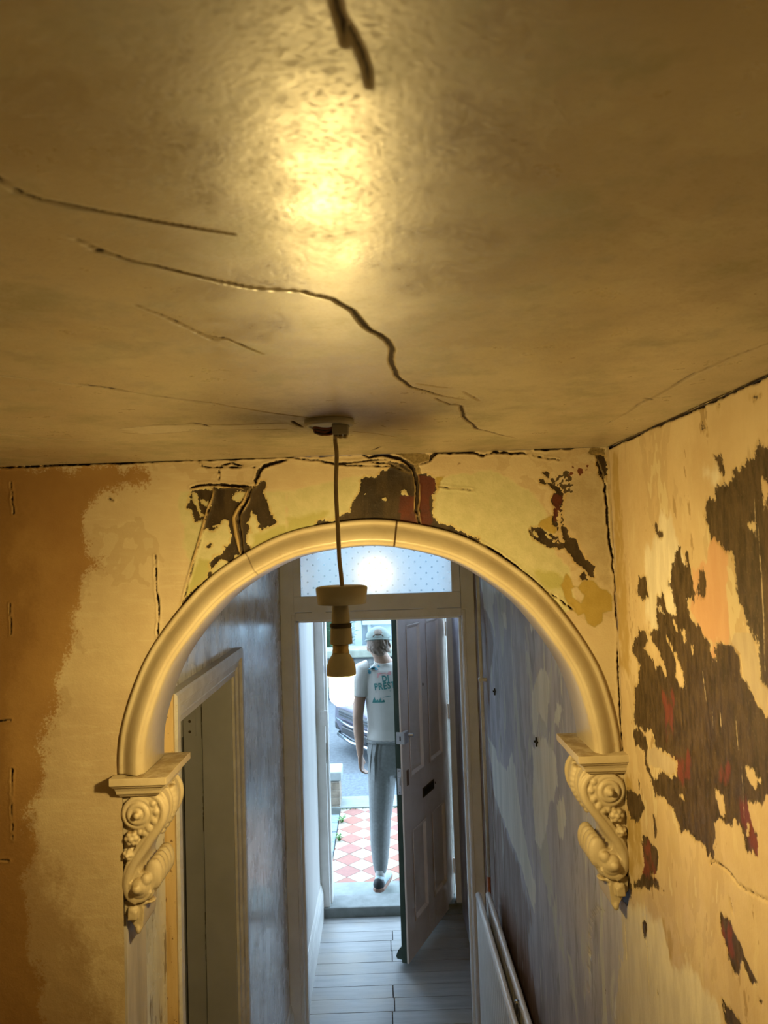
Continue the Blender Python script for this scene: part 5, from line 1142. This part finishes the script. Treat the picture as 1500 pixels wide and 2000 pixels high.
# socks and shoes
for an, ft in ((anL, ftL), (anR, ftR)):
    limb_mb = MB(); limb(limb_mb, [(an + Z1 * .05, .036), (an, .036), (an - Z1 * .04, .038)]); limb_mb.build('sock', M['sock'], per, True)
    sd_ = ft.cross(Z1); zb = an.z - .075
    def SP(f_, s_, z_): p = an + ft * f_ + sd_ * s_; return Vector((p.x, p.y, zb + z_))
    sm = MB(); sm.rings([(SP(-.075, 0, .034), sd_ * .012, Z1 * .016), (SP(-.055, 0, .045), sd_ * .032, Z1 * .045), (SP(-.02, 0, .048), sd_ * .039, Z1 * .052), (SP(.04, 0, .045), sd_ * .042, Z1 * .042), (SP(.11, 0, .033), sd_ * .047, Z1 * .030), (SP(.17, 0, .027), sd_ * .042, Z1 * .022), (SP(.20, 0, .022), sd_ * .02, Z1 * .012)], 18)
    sho = sm.build('shoe', M['shoe_blue'], per, True)
    MB().rings([(SP(-.082, 0, .034), sd_ * .014, Z1 * .018), (SP(-.062, 0, .044), sd_ * .036, Z1 * .042), (SP(-.035, 0, .044), sd_ * .040, Z1 * .046), (SP(-.028, 0, .042), sd_ * .034, Z1 * .040)], 18).build('heel_counter', M['shoe_dark'], sho, True)
    so = [(SP(-.085, 0, 0), .018), (SP(-.06, 0, 0), .038), (SP(0, 0, 0), .043), (SP(.10, 0, 0), .049), (SP(.17, 0, 0), .044), (SP(.205, 0, 0), .018)]
    oc = [p + sd_ * r for p, r in so] + [p - sd_ * r for p, r in reversed(so)]; n = len(oc)
    mesh('sole', [tuple(p - Z1 * .0) for p in oc] + [tuple(p + Z1 * .026) for p in oc], [tuple(range(n)), tuple(range(n, 2 * n))] + [(i, (i + 1) % n, n + (i + 1) % n, n + i) for i in range(n)], M['sole'], sho, False, .005)
# shirt print, laid on the cloth
dgp = bpy.context.evaluated_depsgraph_get(); bvh = BVHTree.FromPolygons([v.co.copy() for v in tee.data.vertices], [tuple(p.vertices) for p in tee.data.polygons])
def drape(pts, off=.0022):
    outp = []
    for p in pts:
        h = bvh.ray_cast(Vector((p[0], 4.6, p[2])), Y1, 2.0)[0]; outp.append((p[0], (h.y if h else PYb - .1) - off, p[2]))
    return outp
M['print_teal'] = pout('print_teal', (.06, .27, .27), .8, .2, 60, .05); M['print_blue'] = pout('print_blue', (.10, .42, .58), .8, .25, 60, .05); M['print_pink'] = pout('print_pink', (.80, .42, .44), .8, .15, 60, .05)
def printtext(body_, px, py, hpx, rot, name):
    cu = bpy.data.curves.new('lettering', 'FONT'); cu.body = body_; cu.size = hpx * PYb / F / .72; cu.offset = .0022; cu.space_character = 1.12; cu.resolution_u = 3
    ob = bpy.data.objects.new('lettering', cu); COL.objects.link(ob); dg = bpy.context.evaluated_depsgraph_get(); dg.update()
    me = bpy.data.meshes.new_from_object(ob.evaluated_get(dg)); bpy.data.objects.remove(ob)
    bm = bmesh.new(); bm.from_mesh(me); bmesh.ops.triangulate(bm, faces=bm.faces)
    o0 = J(px, py, -.12); c, s = math.cos(rot), math.sin(rot)
    P0 = [(o0.x + (v.co.x * .80 * c - v.co.y * s), 0, o0.z + (v.co.x * .80 * s + v.co.y * c)) for v in bm.verts]
    for v, q in zip(bm.verts, drape(P0)): v.co = q
    bm.to_mesh(me); bm.free(); meobj(name, me, M['print_teal'], tee)
printtext('DJ', 746.5, 1333.5, 11.5, .10, 'print_lettering'); printtext('PREST', 731.5, 1350, 12.5, .10, 'print_lettering')
def blob(pts, mat, name='print_patch'):
    P0 = [tuple(J(x, y, -.12)) for x, y in pts]; v = drape(P0); mesh(name, v, [tuple(range(len(v)))], mat, tee)
for q in range(16):
    x, y = random.uniform(719, 743), 0; y = 1311 - (x - 719) * .25 + random.uniform(-4, 4); s_ = random.uniform(1.5, 4)
    if x < 724: y += random.uniform(0, 10)
    blob([(x - s_, y - s_ * .3), (x, y - s_ * .7), (x + s_, y - s_ * .4), (x + s_ * .8, y + s_ * .5), (x - s_ * .2, y + s_ * .7)], M['print_blue'])
blob([(734, 1312), (739, 1310), (744, 1317), (764, 1313), (764, 1320), (748, 1322), (741, 1320), (739, 1326), (736, 1326), (737, 1319)], M['print_pink'])
for k in range(4): blob([(727 + k * 6, 1376 - k * .6), (728 + k * 6, 1371), (731 + k * 6, 1364 + (k % 2) * 4), (733 + k * 6, 1369), (734 + k * 6, 1375 - k * .6)], M['print_teal'])
blob([(733, 1353.5), (764, 1350), (764, 1350.8), (733, 1354.3)], M['print_teal']); blob([(748, 1363), (764, 1360), (764, 1361.2), (748, 1364)], M['print_teal'])
